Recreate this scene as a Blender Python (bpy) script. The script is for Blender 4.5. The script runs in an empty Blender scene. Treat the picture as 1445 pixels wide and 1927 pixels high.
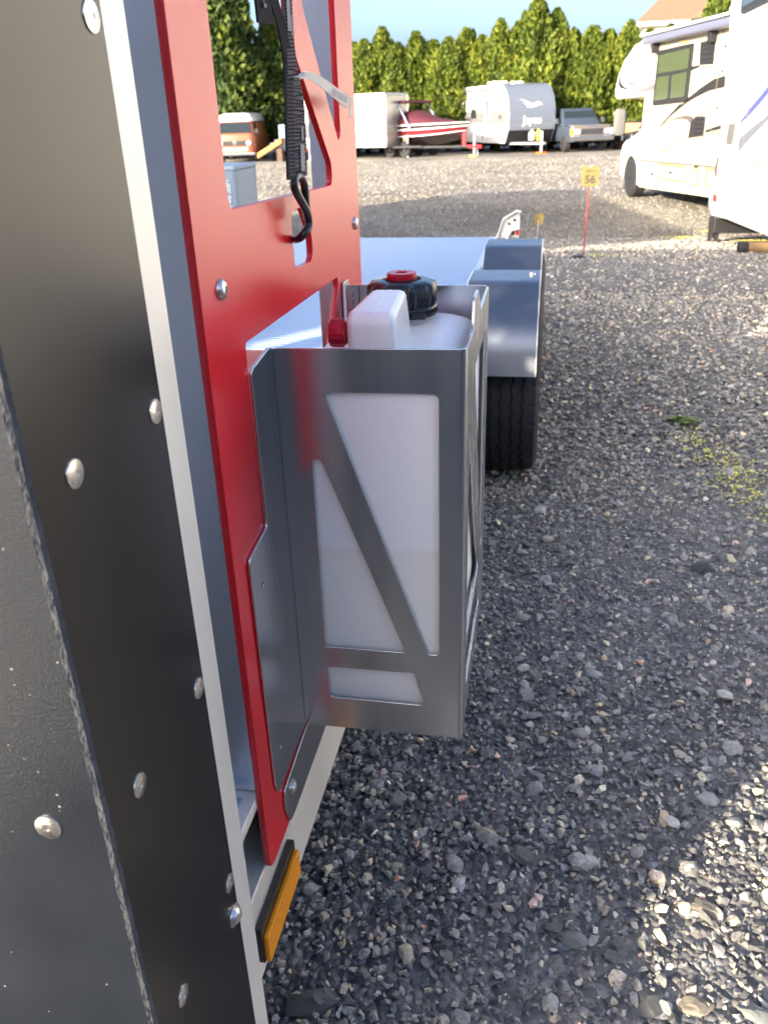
import bpy, bmesh, math, random
import numpy as np
from mathutils import Vector, Matrix, noise as mnoise

random.seed(7)
rng = np.random.default_rng(7)
S = bpy.context.scene
COL = S.collection

# ------------------------------------------------------------------ camera, sky, sun, exposure
cam = bpy.data.cameras.new('camera')
camo = bpy.data.objects.new('camera', cam)
COL.objects.link(camo)
S.camera = camo
FPX = 1561.0
cam.sensor_fit = 'VERTICAL'
cam.sensor_height = 36.0
cam.sensor_width = 27.0
cam.lens = FPX / 1927.0 * 36.0
cam.clip_start = 0.05
cam.clip_end = 500
def _n(v): return v / np.linalg.norm(v)
_vy = _n(np.array([1037 - 722.5, 205 - 963.5, FPX]))
_vz = np.array([831 - 722.5, 4225 - 963.5, FPX])
_vz = _n(_vz - _vy * (_vz @ _vy))
_Zc = -_vz; _Yc = _vy; _Xc = np.cross(_Yc, _Zc)
_R = np.array([_Xc, _Yc, _Zc])                 # camera axes (x right, y down, z forward) to world
_right = _R @ np.array([1., 0, 0]); _up = _R @ np.array([0, -1., 0]); _back = _R @ np.array([0, 0, -1.])
camo.matrix_world = Matrix(((_right[0], _up[0], _back[0], 0), (_right[1], _up[1], _back[1], 0),
                            (_right[2], _up[2], _back[2], 1.2), (0, 0, 0, 1)))
cam.dof.use_dof = True
cam.dof.focus_distance = 0.86
cam.dof.aperture_fstop = 13.0

SUN_EL = math.radians(16)
LX_, LY_ = 0.58, 0.815                          # horizontal heading of the light
world = bpy.data.worlds.new('World'); S.world = world
world.use_nodes = True
wn = world.node_tree
sky = wn.nodes.new('ShaderNodeTexSky')
sky.sky_type = 'NISHITA'
sky.sun_disc = False
sky.sun_elevation = SUN_EL
sky.sun_rotation = math.atan2(-LX_, -LY_)
sky.air_density = 0.6; sky.dust_density = 5.2; sky.ozone_density = 2.1
bgn = wn.nodes['Background']
wn.links.new(sky.outputs[0], bgn.inputs[0])
bgn.inputs[1].default_value = 0.15
sun = bpy.data.lights.new('sun', 'SUN')
sun.energy = 3.4
sun.angle = math.radians(0.55)
sun.color = (1.0, 0.86, 0.66)
suno = bpy.data.objects.new('sun', sun)
COL.objects.link(suno)
suno.rotation_euler = Vector((LX_ * math.cos(SUN_EL), LY_ * math.cos(SUN_EL), -math.sin(SUN_EL))).to_track_quat('-Z', 'Y').to_euler()
suno.location = (-20, -28, 12)
S.view_settings.view_transform = 'Standard'
S.view_settings.look = 'None'
S.view_settings.gamma = 1.0
S.view_settings.exposure = 2.2
S.view_settings.use_curve_mapping = False
S.render.engine = 'CYCLES'
S.cycles.max_bounces = 8
S.cycles.transmission_bounces = 6
S.cycles.caustics_reflective = False
S.cycles.caustics_refractive = False

# ------------------------------------------------------------------ materials
def mat(name, col, rough=0.5, metal=0.0, spec=0.5, var=0.0, vscale=8.0, bump=0.0, bscale=60.0, stretch=(1, 1, 1),
        emit=None, coat=0.0, trans=0.0, rvar=0.0, sss=0.0, speck=None):
    m = bpy.data.materials.new(name); m.use_nodes = True
    nt = m.node_tree; b = nt.nodes['Principled BSDF']
    c4 = (col[0], col[1], col[2], 1)
    b.inputs['Base Color'].default_value = c4
    b.inputs['Roughness'].default_value = rough
    b.inputs['Metallic'].default_value = metal
    b.inputs['Specular IOR Level'].default_value = spec
    if coat: b.inputs['Coat Weight'].default_value = coat; b.inputs['Coat Roughness'].default_value = 0.08
    if trans: b.inputs['Transmission Weight'].default_value = trans
    if sss:
        b.inputs['Subsurface Weight'].default_value = sss
        b.inputs['Subsurface Radius'].default_value = (0.03, 0.03, 0.025)
        b.inputs['Subsurface Scale'].default_value = 1.0
    if emit:
        b.inputs['Emission Color'].default_value = (*emit[:3], 1); b.inputs['Emission Strength'].default_value = emit[3]
    tc = None
    if var or bump or rvar or speck:
        tc = nt.nodes.new('ShaderNodeTexCoord'); mp = nt.nodes.new('ShaderNodeMapping')
        mp.inputs['Scale'].default_value = stretch
        nt.links.new(tc.outputs['Object'], mp.inputs[0])
    if var or rvar:
        nz = nt.nodes.new('ShaderNodeTexNoise'); nz.inputs['Scale'].default_value = vscale; nz.inputs['Detail'].default_value = 5
        nt.links.new(mp.outputs[0], nz.inputs['Vector'])
    last = None
    if var:
        mx = nt.nodes.new('ShaderNodeMix'); mx.data_type = 'RGBA'
        mx.inputs[6].default_value = (*[max(0, x * (1 - var)) for x in col], 1)
        mx.inputs[7].default_value = (*[min(1, x * (1 + var)) for x in col], 1)
        nt.links.new(nz.outputs['Fac'], mx.inputs[0])
        last = mx.outputs[2]
        nt.links.new(last, b.inputs['Base Color'])
    if speck:                                    # (scale, threshold, colour) small dust flecks
        vo = nt.nodes.new('ShaderNodeTexVoronoi'); vo.inputs['Scale'].default_value = speck[0]
        nt.links.new(tc.outputs['Object'], vo.inputs['Vector'])
        sep = nt.nodes.new('ShaderNodeSeparateColor'); nt.links.new(vo.outputs['Color'], sep.inputs[0])
        m1 = nt.nodes.new('ShaderNodeMath'); m1.operation = 'MULTIPLY'; m1.inputs[1].default_value = speck[1]
        nt.links.new(sep.outputs[0], m1.inputs[0])
        m2 = nt.nodes.new('ShaderNodeMath'); m2.operation = 'LESS_THAN'
        nt.links.new(vo.outputs['Distance'], m2.inputs[0])
        m3 = nt.nodes.new('ShaderNodeMath'); m3.operation = 'SUBTRACT'; m3.inputs[1].default_value = speck[1] * 0.72
        nt.links.new(m1.outputs[0], m3.inputs[0]); nt.links.new(m3.outputs[0], m2.inputs[1])
        mx2 = nt.nodes.new('ShaderNodeMix'); mx2.data_type = 'RGBA'
        mx2.inputs[6].default_value = c4; mx2.inputs[7].default_value = (*speck[2], 1)
        if last: nt.links.new(last, mx2.inputs[6])
        nt.links.new(m2.outputs[0], mx2.inputs[0]); nt.links.new(mx2.outputs[2], b.inputs['Base Color'])
    if rvar:
        mr = nt.nodes.new('ShaderNodeMapRange')
        mr.inputs[3].default_value = max(0.03, rough - rvar); mr.inputs[4].default_value = min(1, rough + rvar)
        mr.inputs[1].default_value = 0.3; mr.inputs[2].default_value = 0.7
        nt.links.new(nz.outputs['Fac'], mr.inputs[0]); nt.links.new(mr.outputs[0], b.inputs['Roughness'])
    if bump:
        n2 = nt.nodes.new('ShaderNodeTexNoise'); n2.inputs['Scale'].default_value = bscale; n2.inputs['Detail'].default_value = 4
        nt.links.new(mp.outputs[0], n2.inputs['Vector'])
        bp = nt.nodes.new('ShaderNodeBump'); bp.inputs['Strength'].default_value = bump; bp.inputs['Distance'].default_value = 0.002
        nt.links.new(n2.outputs['Fac'], bp.inputs['Height']); nt.links.new(bp.outputs[0], b.inputs['Normal'])
    return m

M = {}
M['red'] = mat('red_powder_coat', (0.76, 0.005, 0.014), 0.27, 0, 0.85, var=0.02, vscale=5)
M['alu'] = mat('brushed_aluminium', (0.60, 0.615, 0.64), 0.22, 1, var=0.06, vscale=9, bump=0.012, bscale=260, stretch=(4, 4, 0.25), rvar=0.04)
M['alu_h'] = mat('mill_aluminium', (0.60, 0.61, 0.62), 0.24, 1, var=0.08, vscale=14, bump=0.02, bscale=120, stretch=(6, 6, 1), rvar=0.05)
M['alu_satin'] = mat('anodised_aluminium', (0.80, 0.79, 0.74), 0.5, 0.55, var=0.04, vscale=20, rvar=0.06, bump=0.05, bscale=150, stretch=(1, 1, .1))
M['alu_post'] = mat('anodised_aluminium_post', (0.58, 0.62, 0.70), 0.36, 1, var=0.05, vscale=40, stretch=(1, 1, .05), rvar=0.04)
M['alu_rail'] = mat('aluminium_rail', (0.86, 0.84, 0.79), 0.55, 0.85, var=0.04, vscale=12, rvar=0.05)
M['alu_deck'] = mat('ribbed_deck_aluminium', (0.44, 0.53, 0.66), 0.42, 1, var=0.08, vscale=6, stretch=(1, 8, 1), rvar=0.06)
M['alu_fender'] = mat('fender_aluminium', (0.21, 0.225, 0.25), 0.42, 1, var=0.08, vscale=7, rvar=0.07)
M['bright_edge'] = mat('machined_edge', (0.86, 0.88, 0.9), 0.2, 1)
M['steel'] = mat('stainless_steel', (0.66, 0.64, 0.60), 0.3, 1, rvar=0.05, vscale=300)
M['dark_hole'] = mat('dark_recess', (0.02, 0.02, 0.02), 0.6)
M['black_panel'] = mat('black_textured_sheet', (0.004, 0.0045, 0.005), 0.25, 0, 0.62, var=0.15, vscale=5, bump=0.035, bscale=700, rvar=0.035, stretch=(1, 1, 0.6))
M['black_front'] = mat('black_dusty_sheet', (0.006, 0.0085, 0.0135), 0.52, 0, 0.28, var=0.45, vscale=6, bump=0.16, bscale=480, rvar=0.10, speck=(130, 0.55, (0.15, 0.145, 0.125)))
M['raw_edge'] = mat('raw_sheet_edge', (0.085, 0.088, 0.094), 0.9, 0, 0.15, var=0.75, vscale=120, bump=1.0, bscale=300, stretch=(1, 1, 0.5))
M['black_plastic'] = mat('black_plastic', (0.012, 0.013, 0.016), 0.35, 0, 0.5, var=0.1)
M['black_hook'] = mat('black_vinyl_coating', (0.008, 0.008, 0.009), 0.3, 0, 0.55, bump=0.1, bscale=200)
M['webbing'] = mat('dark_webbing', (0.018, 0.016, 0.022), 0.75, 0, 0.3, var=0.35, vscale=300)
M['webbing_grey'] = mat('grey_brown_webbing', (0.13, 0.105, 0.105), 0.72, 0, 0.35, var=0.3, vscale=240)
M['web_mark'] = mat('pale_webbing_print', (0.42, 0.38, 0.36), 0.8)
M['tag'] = mat('white_plastic_tag', (0.52, 0.52, 0.52), 0.35, 0, 0.5, var=0.12, vscale=60)
M['tag_print'] = mat('grey_tag_print', (0.28, 0.28, 0.30), 0.5)
M['jug'] = mat('white_polyethylene', (0.90, 0.90, 0.895), 0.34, 0, 0.5, var=0.02, vscale=10, bump=0.04, bscale=60, sss=0.12)
M['jug_mark'] = mat('moulded_mark', (0.86, 0.86, 0.87), 0.45)
M['cap_black'] = mat('black_cap_plastic', (0.008, 0.009, 0.013), 0.25, 0, 0.5)
M['cap_red'] = mat('red_plastic', (0.55, 0.012, 0.03), 0.3, 0, 0.5)
M['vent_red'] = mat('red_anodised', (0.50, 0.01, 0.035), 0.32, 0.25, 0.5)
M['amber'] = mat('amber_reflector', (1.0, 0.30, 0.004), 0.3, 0, 0.5, var=0.10, vscale=120, bump=0.4, bscale=900, sss=0.3)
M['rubber'] = mat('tyre_rubber', (0.022, 0.022, 0.024), 0.75, 0, 0.35, var=0.25, vscale=30)
M['orange'] = mat('orange_vinyl', (0.95, 0.13, 0.01), 0.45)
M['white_paint'] = mat('white_gelcoat', (0.64, 0.63, 0.60), 0.22, 0, 0.5, coat=0.3)
M['cream_paint'] = mat('cream_gelcoat', (0.58, 0.53, 0.40), 0.25, 0, 0.5, coat=0.3)
M['cargo_white'] = mat('white_trailer_sheet', (0.80, 0.78, 0.70), 0.3, 0, 0.5, var=0.05, vscale=1.5)
M['cargo_front'] = mat('trailer_nose_metal', (0.42, 0.40, 0.36), 0.35, 0.5, 0.5, var=0.2, vscale=2)
M['grey_cap'] = mat('blue_grey_gelcoat', (0.125, 0.145, 0.18), 0.35, 0, 0.5, coat=0.2, var=0.04, vscale=1)
M['grey_band'] = mat('grey_decal', (0.13, 0.13, 0.13), 0.6, 0, 0.2)
M['dark_decal'] = mat('charcoal_decal', (0.022, 0.021, 0.023), 0.6, 0, 0.2)
M['taupe_decal'] = mat('taupe_decal', (0.10, 0.082, 0.075), 0.6, 0, 0.2)
M['blue_decal'] = mat('blue_decal', (0.03, 0.05, 0.30), 0.35)
M['slate_decal'] = mat('slate_blue_decal', (0.12, 0.13, 0.19), 0.35)
M['gold_line'] = mat('tan_decal_line', (0.24, 0.18, 0.09), 0.5)
M['glass'] = mat('tinted_glass', (0.018, 0.024, 0.026), 0.06, 0, 0.7)
M['glass_green'] = mat('green_blind_glass', (0.065, 0.085, 0.045), 0.12, 0, 0.6)
M['black_trim'] = mat('black_trim', (0.015, 0.015, 0.016), 0.45)
M['chrome'] = mat('chrome', (0.75, 0.75, 0.76), 0.15, 1)
M['grey_metal'] = mat('galvanised_metal', (0.42, 0.43, 0.44), 0.45, 0.8, var=0.15, vscale=9)
M['dark_metal'] = mat('dark_steel', (0.04, 0.04, 0.042), 0.5, 0.6)
M['vw_orange'] = mat('orange_car_paint', (0.30, 0.088, 0.036), 0.3, 0, 0.5, coat=0.4, var=0.05)
M['truck_paint'] = mat('dark_grey_car_paint', (0.05, 0.064, 0.09), 0.28, 0.2, 0.5, coat=0.4)
M['truck_tan'] = mat('tan_grey_car_paint', (0.14, 0.12, 0.10), 0.3, 0.2, 0.5, coat=0.4)
M['lamp'] = mat('headlamp_glass', (0.75, 0.74, 0.70), 0.15, 0.3)
M['amber_lamp'] = mat('amber_lamp', (0.9, 0.34, 0.03), 0.25)
M['red_lamp'] = mat('red_lamp', (0.85, 0.02, 0.02), 0.25)
M['maroon'] = mat('maroon_canvas', (0.065, 0.007, 0.016), 0.8, var=0.2, vscale=4)
M['maroon_gel'] = mat('maroon_gelcoat', (0.10, 0.006, 0.014), 0.2, coat=0.4)
M['black_gel'] = mat('black_gelcoat', (0.018, 0.012, 0.014), 0.15, coat=0.4)
M['red_steel'] = mat('red_painted_steel', (0.75, 0.02, 0.03), 0.35)
M['yellow'] = mat('yellow_paint', (0.85, 0.72, 0.05), 0.35)
M['wood'] = mat('sawn_wood', (0.20, 0.125, 0.065), 0.7, var=0.3, vscale=20, stretch=(1, 8, 8))
M['lumber'] = mat('orange_tinted_lumber', (0.38, 0.165, 0.05), 0.65, var=0.25, vscale=8)
M['barrel'] = mat('blue_grey_barrel', (0.22, 0.30, 0.42), 0.45, var=0.1)
M['bin'] = mat('grey_blue_bin_plastic', (0.22, 0.29, 0.37), 0.45, var=0.05, vscale=6)
M['bin_text'] = mat('grey_blue_bin_plastic_letters', (0.56, 0.62, 0.70), 0.4)
M['tarp'] = mat('grey_tarp', (0.12, 0.12, 0.13), 0.7, var=0.2)
M['sign'] = mat('ochre_sign_plate', (0.17, 0.125, 0.032), 0.45, var=0.12, vscale=14)
M['sign_black'] = mat('black_sign_print', (0.03, 0.03, 0.03), 0.5)
M['red_post'] = mat('red_post_paint', (0.30, 0.02, 0.025), 0.5, var=0.2, vscale=30)
M['brick'] = mat('brick', (0.45, 0.22, 0.12), 0.85, var=0.25, vscale=3)
M['roof'] = mat('brown_shingles', (0.145, 0.10, 0.062), 0.85, var=0.25, vscale=6, bump=0.4, bscale=20)
M['siding'] = mat('cream_siding', (0.62, 0.58, 0.49), 0.7, var=0.05)
M['house_trim'] = mat('white_trim', (0.80, 0.79, 0.74), 0.5)
M['bark'] = mat('bark', (0.09, 0.06, 0.04), 0.9, var=0.4, vscale=8)
M['shed'] = mat('painted_shed_boards', (0.35, 0.33, 0.30), 0.7, var=0.1)
M['shed_dark'] = mat('dark_shed_boards', (0.07, 0.075, 0.085), 0.7, var=0.15)
M['stone_dark'] = mat('dark_rock', (0.085, 0.088, 0.09), 0.8, 0, 0.4, var=0.5, vscale=35, bump=0.7, bscale=70)
M['stone_tan'] = mat('tan_rock', (0.22, 0.19, 0.145), 0.8, 0, 0.4, var=0.35, vscale=30, bump=0.7, bscale=70)
M['stone_grey'] = mat('grey_rock', (0.17, 0.18, 0.175), 0.75, 0, 0.4, var=0.35, vscale=30, bump=0.6, bscale=70)
M['stone_pale'] = mat('pale_rock', (0.42, 0.40, 0.36), 0.7, 0, 0.4, var=0.2, vscale=40, bump=0.3, bscale=90)
M['leaf_weed'] = mat('weed_leaf', (0.10, 0.16, 0.03), 0.6, var=0.3)
M['petal'] = mat('yellow_petal', (0.75, 0.70, 0.10), 0.6, var=0.2)
M['dash_item'] = mat('dashboard_clutter', (0.5, 0.5, 0.25), 0.6, var=0.4, vscale=6)

def foliage_mat(name, dark, mid, light):
    m = bpy.data.materials.new(name); m.use_nodes = True
    nt = m.node_tree; b = nt.nodes['Principled BSDF']
    at = nt.nodes.new('ShaderNodeAttribute'); at.attribute_name = 'tint'
    cr = nt.nodes.new('ShaderNodeValToRGB')
    cr.color_ramp.elements[0].color = (*dark, 1); cr.color_ramp.elements[1].color = (*light, 1)
    e = cr.color_ramp.elements.new(0.5); e.color = (*mid, 1)
    nt.links.new(at.outputs['Fac'], cr.inputs[0])
    nt.links.new(cr.outputs[0], b.inputs['Base Color'])
    b.inputs['Roughness'].default_value = 0.6
    b.inputs['Specular IOR Level'].default_value = 0.25
    tr = nt.nodes.new('ShaderNodeBsdfTranslucent')
    nt.links.new(cr.outputs[0], tr.inputs[0])
    mx = nt.nodes.new('ShaderNodeMixShader'); mx.inputs[0].default_value = 0.3
    nt.links.new(b.outputs[0], mx.inputs[1]); nt.links.new(tr.outputs[0], mx.inputs[2])
    nt.links.new(mx.outputs[0], nt.nodes['Material Output'].inputs[0])
    return m
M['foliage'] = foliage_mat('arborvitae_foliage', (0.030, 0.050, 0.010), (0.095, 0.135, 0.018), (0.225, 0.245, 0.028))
M['foliage_dark'] = foliage_mat('dark_conifer_foliage', (0.028, 0.050, 0.016), (0.060, 0.095, 0.022), (0.20, 0.23, 0.03))

def gravel_ground_mat():
    m = bpy.data.materials.new('gravel_ground'); m.use_nodes = True
    nt = m.node_tree; b = nt.nodes['Principled BSDF']; L = nt.links.new
    tc = nt.nodes.new('ShaderNodeTexCoord')
    v1 = nt.nodes.new('ShaderNodeTexVoronoi'); v1.inputs['Scale'].default_value = 70
    v2 = nt.nodes.new('ShaderNodeTexVoronoi'); v2.inputs['Scale'].default_value = 28
    nb = nt.nodes.new('ShaderNodeTexNoise'); nb.inputs['Scale'].default_value = 0.55; nb.inputs['Detail'].default_value = 6
    nm = nt.nodes.new('ShaderNodeTexNoise'); nm.inputs['Scale'].default_value = 4.0; nm.inputs['Detail'].default_value = 6
    for n in (v1, v2, nb, nm): L(tc.outputs['Object'], n.inputs['Vector'])
    def ramp(stops):
        cr = nt.nodes.new('ShaderNodeValToRGB'); el = cr.color_ramp.elements
        el[0].position = stops[0][0]; el[0].color = (*stops[0][1], 1)
        el[1].position = stops[-1][0]; el[1].color = (*stops[-1][1], 1)
        for p, c in stops[1:-1]:
            e = el.new(p); e.color = (*c, 1)
        return cr
    s1 = nt.nodes.new('ShaderNodeSeparateColor'); L(v1.outputs['Color'], s1.inputs[0])
    s2 = nt.nodes.new('ShaderNodeSeparateColor'); L(v2.outputs['Color'], s2.inputs[0])
    st = [(0.0, (0.061, 0.064, 0.072)), (0.35, (0.112, 0.117, 0.127)), (0.65, (0.166, 0.163, 0.164)), (0.9, (0.234, 0.214, 0.190)), (1.0, (0.323, 0.334, 0.345))]
    r1 = ramp(st); L(s1.outputs[0], r1.inputs[0])
    r2 = ramp(st); L(s2.outputs[1], r2.inputs[0])
    mxa = nt.nodes.new('ShaderNodeMix'); mxa.data_type = 'RGBA'; mxa.inputs[0].default_value = 0.45
    L(r1.outputs[0], mxa.inputs[6]); L(r2.outputs[0], mxa.inputs[7])
    dust = ramp([(0.45, (0, 0, 0)), (0.68, (1, 1, 1))]); L(nb.outputs['Fac'], dust.inputs[0])
    mxb = nt.nodes.new('ShaderNodeMix'); mxb.data_type = 'RGBA'
    md = nt.nodes.new('ShaderNodeMath'); md.operation = 'MULTIPLY'; md.inputs[1].default_value = 0.6
    L(dust.outputs[0], md.inputs[0]); L(md.outputs[0], mxb.inputs[0])
    L(mxa.outputs[2], mxb.inputs[6])
    rd = ramp([(0.3, (0.105, 0.096, 0.082)), (0.7, (0.19, 0.175, 0.15))]); L(nm.outputs['Fac'], rd.inputs[0])
    L(rd.outputs[0], mxb.inputs[7])
    # sunlit tone of the open lot, put into the colour farther out
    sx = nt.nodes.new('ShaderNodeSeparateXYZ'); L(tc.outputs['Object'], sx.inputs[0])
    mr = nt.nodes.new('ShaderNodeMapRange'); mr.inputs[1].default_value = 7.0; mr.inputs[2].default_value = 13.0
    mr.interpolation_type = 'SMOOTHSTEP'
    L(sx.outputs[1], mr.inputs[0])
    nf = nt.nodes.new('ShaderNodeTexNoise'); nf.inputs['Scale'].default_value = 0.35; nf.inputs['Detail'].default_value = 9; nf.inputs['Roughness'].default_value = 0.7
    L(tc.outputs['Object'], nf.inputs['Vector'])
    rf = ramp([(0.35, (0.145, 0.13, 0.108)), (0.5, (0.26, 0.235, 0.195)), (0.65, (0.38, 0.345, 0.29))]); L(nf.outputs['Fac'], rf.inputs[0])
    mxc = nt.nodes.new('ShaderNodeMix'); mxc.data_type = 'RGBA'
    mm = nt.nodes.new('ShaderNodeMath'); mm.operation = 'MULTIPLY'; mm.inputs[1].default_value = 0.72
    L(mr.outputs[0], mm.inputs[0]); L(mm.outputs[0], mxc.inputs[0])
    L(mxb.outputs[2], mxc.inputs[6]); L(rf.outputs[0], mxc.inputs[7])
    L(mxc.outputs[2], b.inputs['Base Color'])
    b.inputs['Roughness'].default_value = 0.9
    b.inputs['Specular IOR Level'].default_value = 0.25
    ad = nt.nodes.new('ShaderNodeMath'); ad.operation = 'ADD'
    L(v1.outputs['Distance'], ad.inputs[0]); L(v2.outputs['Distance'], ad.inputs[1])
    bp = nt.nodes.new('ShaderNodeBump'); bp.invert = True; bp.inputs['Strength'].default_value = 1.0; bp.inputs['Distance'].default_value = 0.012
    L(ad.outputs[0], bp.inputs['Height']); L(bp.outputs[0], b.inputs['Normal'])
    return m
M['ground'] = gravel_ground_mat()

def stone_mat():
    m = bpy.data.materials.new('gravel_stones'); m.use_nodes = True
    nt = m.node_tree; b = nt.nodes['Principled BSDF']; L = nt.links.new
    at = nt.nodes.new('ShaderNodeAttribute'); at.attribute_name = 'tint'
    cr = nt.nodes.new('ShaderNodeValToRGB'); el = cr.color_ramp.elements
    el[0].color = (0.095, 0.095, 0.094, 1); el[1].color = (0.800, 0.800, 0.800, 1)
    for p, c in ((0.22, (0.199, 0.197, 0.189)), (0.45, (0.348, 0.342, 0.327)), (0.62, (0.390, 0.342, 0.264)), (0.76, (0.589, 0.569, 0.515)),
                 (0.86, (0.611, 0.480, 0.308)), (0.93, (0.800, 0.765, 0.583)), (0.955, (0.758, 0.432, 0.293))):
        e = el.new(p); e.color = (*c, 1)
    L(at.outputs['Fac'], cr.inputs[0])
    tc = nt.nodes.new('ShaderNodeTexCoord')
    nz = nt.nodes.new('ShaderNodeTexNoise'); nz.inputs['Scale'].default_value = 160; nz.inputs['Detail'].default_value = 5; nz.inputs['Roughness'].default_value = 0.7
    L(tc.outputs['Object'], nz.inputs['Vector'])
    mr = nt.nodes.new('ShaderNodeMapRange'); mr.inputs[1].default_value = 0.3; mr.inputs[2].default_value = 0.7; mr.inputs[3].default_value = 0.6; mr.inputs[4].default_value = 1.35
    L(nz.outputs['Fac'], mr.inputs[0])
    mu = nt.nodes.new('ShaderNodeMix'); mu.data_type = 'RGBA'; mu.blend_type = 'MULTIPLY'; mu.inputs[0].default_value = 1
    L(cr.outputs[0], mu.inputs[6]); L(mr.outputs[0], mu.inputs[7])
    L(mu.outputs[2], b.inputs['Base Color'])
    b.inputs['Roughness'].default_value = 0.85
    b.inputs['Specular IOR Level'].default_value = 0.22
    bp = nt.nodes.new('ShaderNodeBump'); bp.inputs['Strength'].default_value = 0.5; bp.inputs['Distance'].default_value = 0.002
    L(nz.outputs['Fac'], bp.inputs['Height']); L(bp.outputs[0], b.inputs['Normal'])
    return m
M['stones'] = stone_mat()
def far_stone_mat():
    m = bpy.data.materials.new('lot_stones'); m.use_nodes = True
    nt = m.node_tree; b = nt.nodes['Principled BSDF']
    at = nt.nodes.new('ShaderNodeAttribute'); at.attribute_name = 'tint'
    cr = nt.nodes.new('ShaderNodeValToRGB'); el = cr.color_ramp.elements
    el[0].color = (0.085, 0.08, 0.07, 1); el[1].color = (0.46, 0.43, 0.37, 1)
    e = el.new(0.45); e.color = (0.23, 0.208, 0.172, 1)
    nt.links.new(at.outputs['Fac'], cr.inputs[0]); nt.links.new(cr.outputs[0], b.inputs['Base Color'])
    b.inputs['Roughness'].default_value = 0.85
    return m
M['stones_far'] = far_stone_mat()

# ------------------------------------------------------------------ builders
def tag(o, label=None, cat=None, group=None, kind=None):
    if label: o['label'] = label
    if cat: o['category'] = cat
    if group: o['group'] = group
    if kind: o['kind'] = kind
    return o

def empty(name, loc, rz=0.0, label=None, cat=None, group=None):
    o = bpy.data.objects.new(name, None); COL.objects.link(o)
    o.location = loc; o.rotation_euler = (0, 0, rz); o.empty_display_size = 0.1
    return tag(o, label, cat, group)

def put(name, me, m, parent=None, world=True, smooth=None, bevel=0.0):
    """link a mesh whose vertices are in world axes (or the parent's axes when world=False)"""
    o = bpy.data.objects.new(name, me); COL.objects.link(o)
    if m is not None and not me.materials: me.materials.append(m)
    if parent is not None:
        o.parent = parent
        if world:
            p = Vector((0, 0, 0)); q = parent
            while q is not None: p += q.location; q = q.parent
            me.transform(Matrix.Translation(-p))
    if smooth is not None:
        me.shade_smooth()
        if smooth < 180: me.set_sharp_from_angle(angle=math.radians(smooth))
    if bevel:
        md = o.modifiers.new('bevel', 'BEVEL'); md.width = bevel; md.segments = 2; md.limit_method = 'ANGLE'; md.angle_limit = math.radians(40)
    return o

class MB:
    def __init__(s): s.v = []; s.f = []
    def add(s, vs, fs):
        k = len(s.v); s.v += [tuple(map(float, v)) for v in vs]; s.f += [tuple(i + k for i in f) for f in fs]; return s
    def box(s, x0, x1, y0, y1, z0, z1):
        return s.add([(x0, y0, z0), (x1, y0, z0), (x1, y1, z0), (x0, y1, z0), (x0, y0, z1), (x1, y0, z1), (x1, y1, z1), (x0, y1, z1)],
                     [(0, 3, 2, 1), (4, 5, 6, 7), (0, 1, 5, 4), (1, 2, 6, 5), (2, 3, 7, 6), (3, 0, 4, 7)])
    def prism(s, poly, axis, a0, a1):
        def P(u, w, a): return {'x': (a, u, w), 'y': (u, a, w), 'z': (u, w, a)}[axis]
        n = len(poly)
        s.add([P(u, w, a0) for u, w in poly] + [P(u, w, a1) for u, w in poly],
              [tuple(range(n))[::-1], tuple(range(n, 2 * n))] + [(i, (i + 1) % n, n + (i + 1) % n, n + i) for i in range(n)])
        return s
    def rings(s, rings, cap=True, close=True):
        n = len(rings[0]); k = len(rings)
        vs = [p for r in rings for p in r]; fs = []
        for i in range(k - 1):
            for j in range(n if close else n - 1):
                fs.append((i * n + j, i * n + (j + 1) % n, (i + 1) * n + (j + 1) % n, (i + 1) * n + j))
        if cap: fs += [tuple(range(n))[::-1], tuple(range((k - 1) * n, k * n))]
        return s.add(vs, fs)
    def tube(s, path, r, n=8):
        path = [Vector(p) for p in path]; rr = r if isinstance(r, (list, tuple)) else [r] * len(path)
        rings = []; t0 = (path[1] - path[0]).normalized()
        up = Vector((0, 0, 1)) if abs(t0.z) < 0.9 else Vector((1, 0, 0))
        a = t0.cross(up).normalized()
        for i, p in enumerate(path):
            t = (path[min(i + 1, len(path) - 1)] - path[max(i - 1, 0)]).normalized()
            a = (a - t * a.dot(t)).normalized(); b = t.cross(a)
            rings.append([p + (a * math.cos(2 * math.pi * j / n) + b * math.sin(2 * math.pi * j / n)) * rr[i] for j in range(n)])
        return s.rings(rings)
    def lathe(s, prof, c, axis='z', n=24):
        rings = []
        for r, h in prof:
            ring = []
            for j in range(n):
                x, y = r * math.cos(2 * math.pi * j / n), r * math.sin(2 * math.pi * j / n)
                ring.append({'z': (c[0] + x, c[1] + y, c[2] + h), 'x': (c[0] + h, c[1] + x, c[2] + y), 'y': (c[0] + y, c[1] + h, c[2] + x)}[axis])
            rings.append(ring)
        return s.rings(rings)
    def mesh(s, name='m'):
        me = bpy.data.meshes.new(name); me.from_pydata(s.v, [], s.f)
        bm = bmesh.new(); bm.from_mesh(me); bmesh.ops.recalc_face_normals(bm, faces=bm.faces); bm.to_mesh(me); bm.free()
        return me
    def build(s, name, m, parent=None, world=True, smooth=None, bevel=0.0):
        return put(name, s.mesh(name), m, parent, world, smooth, bevel)

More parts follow.
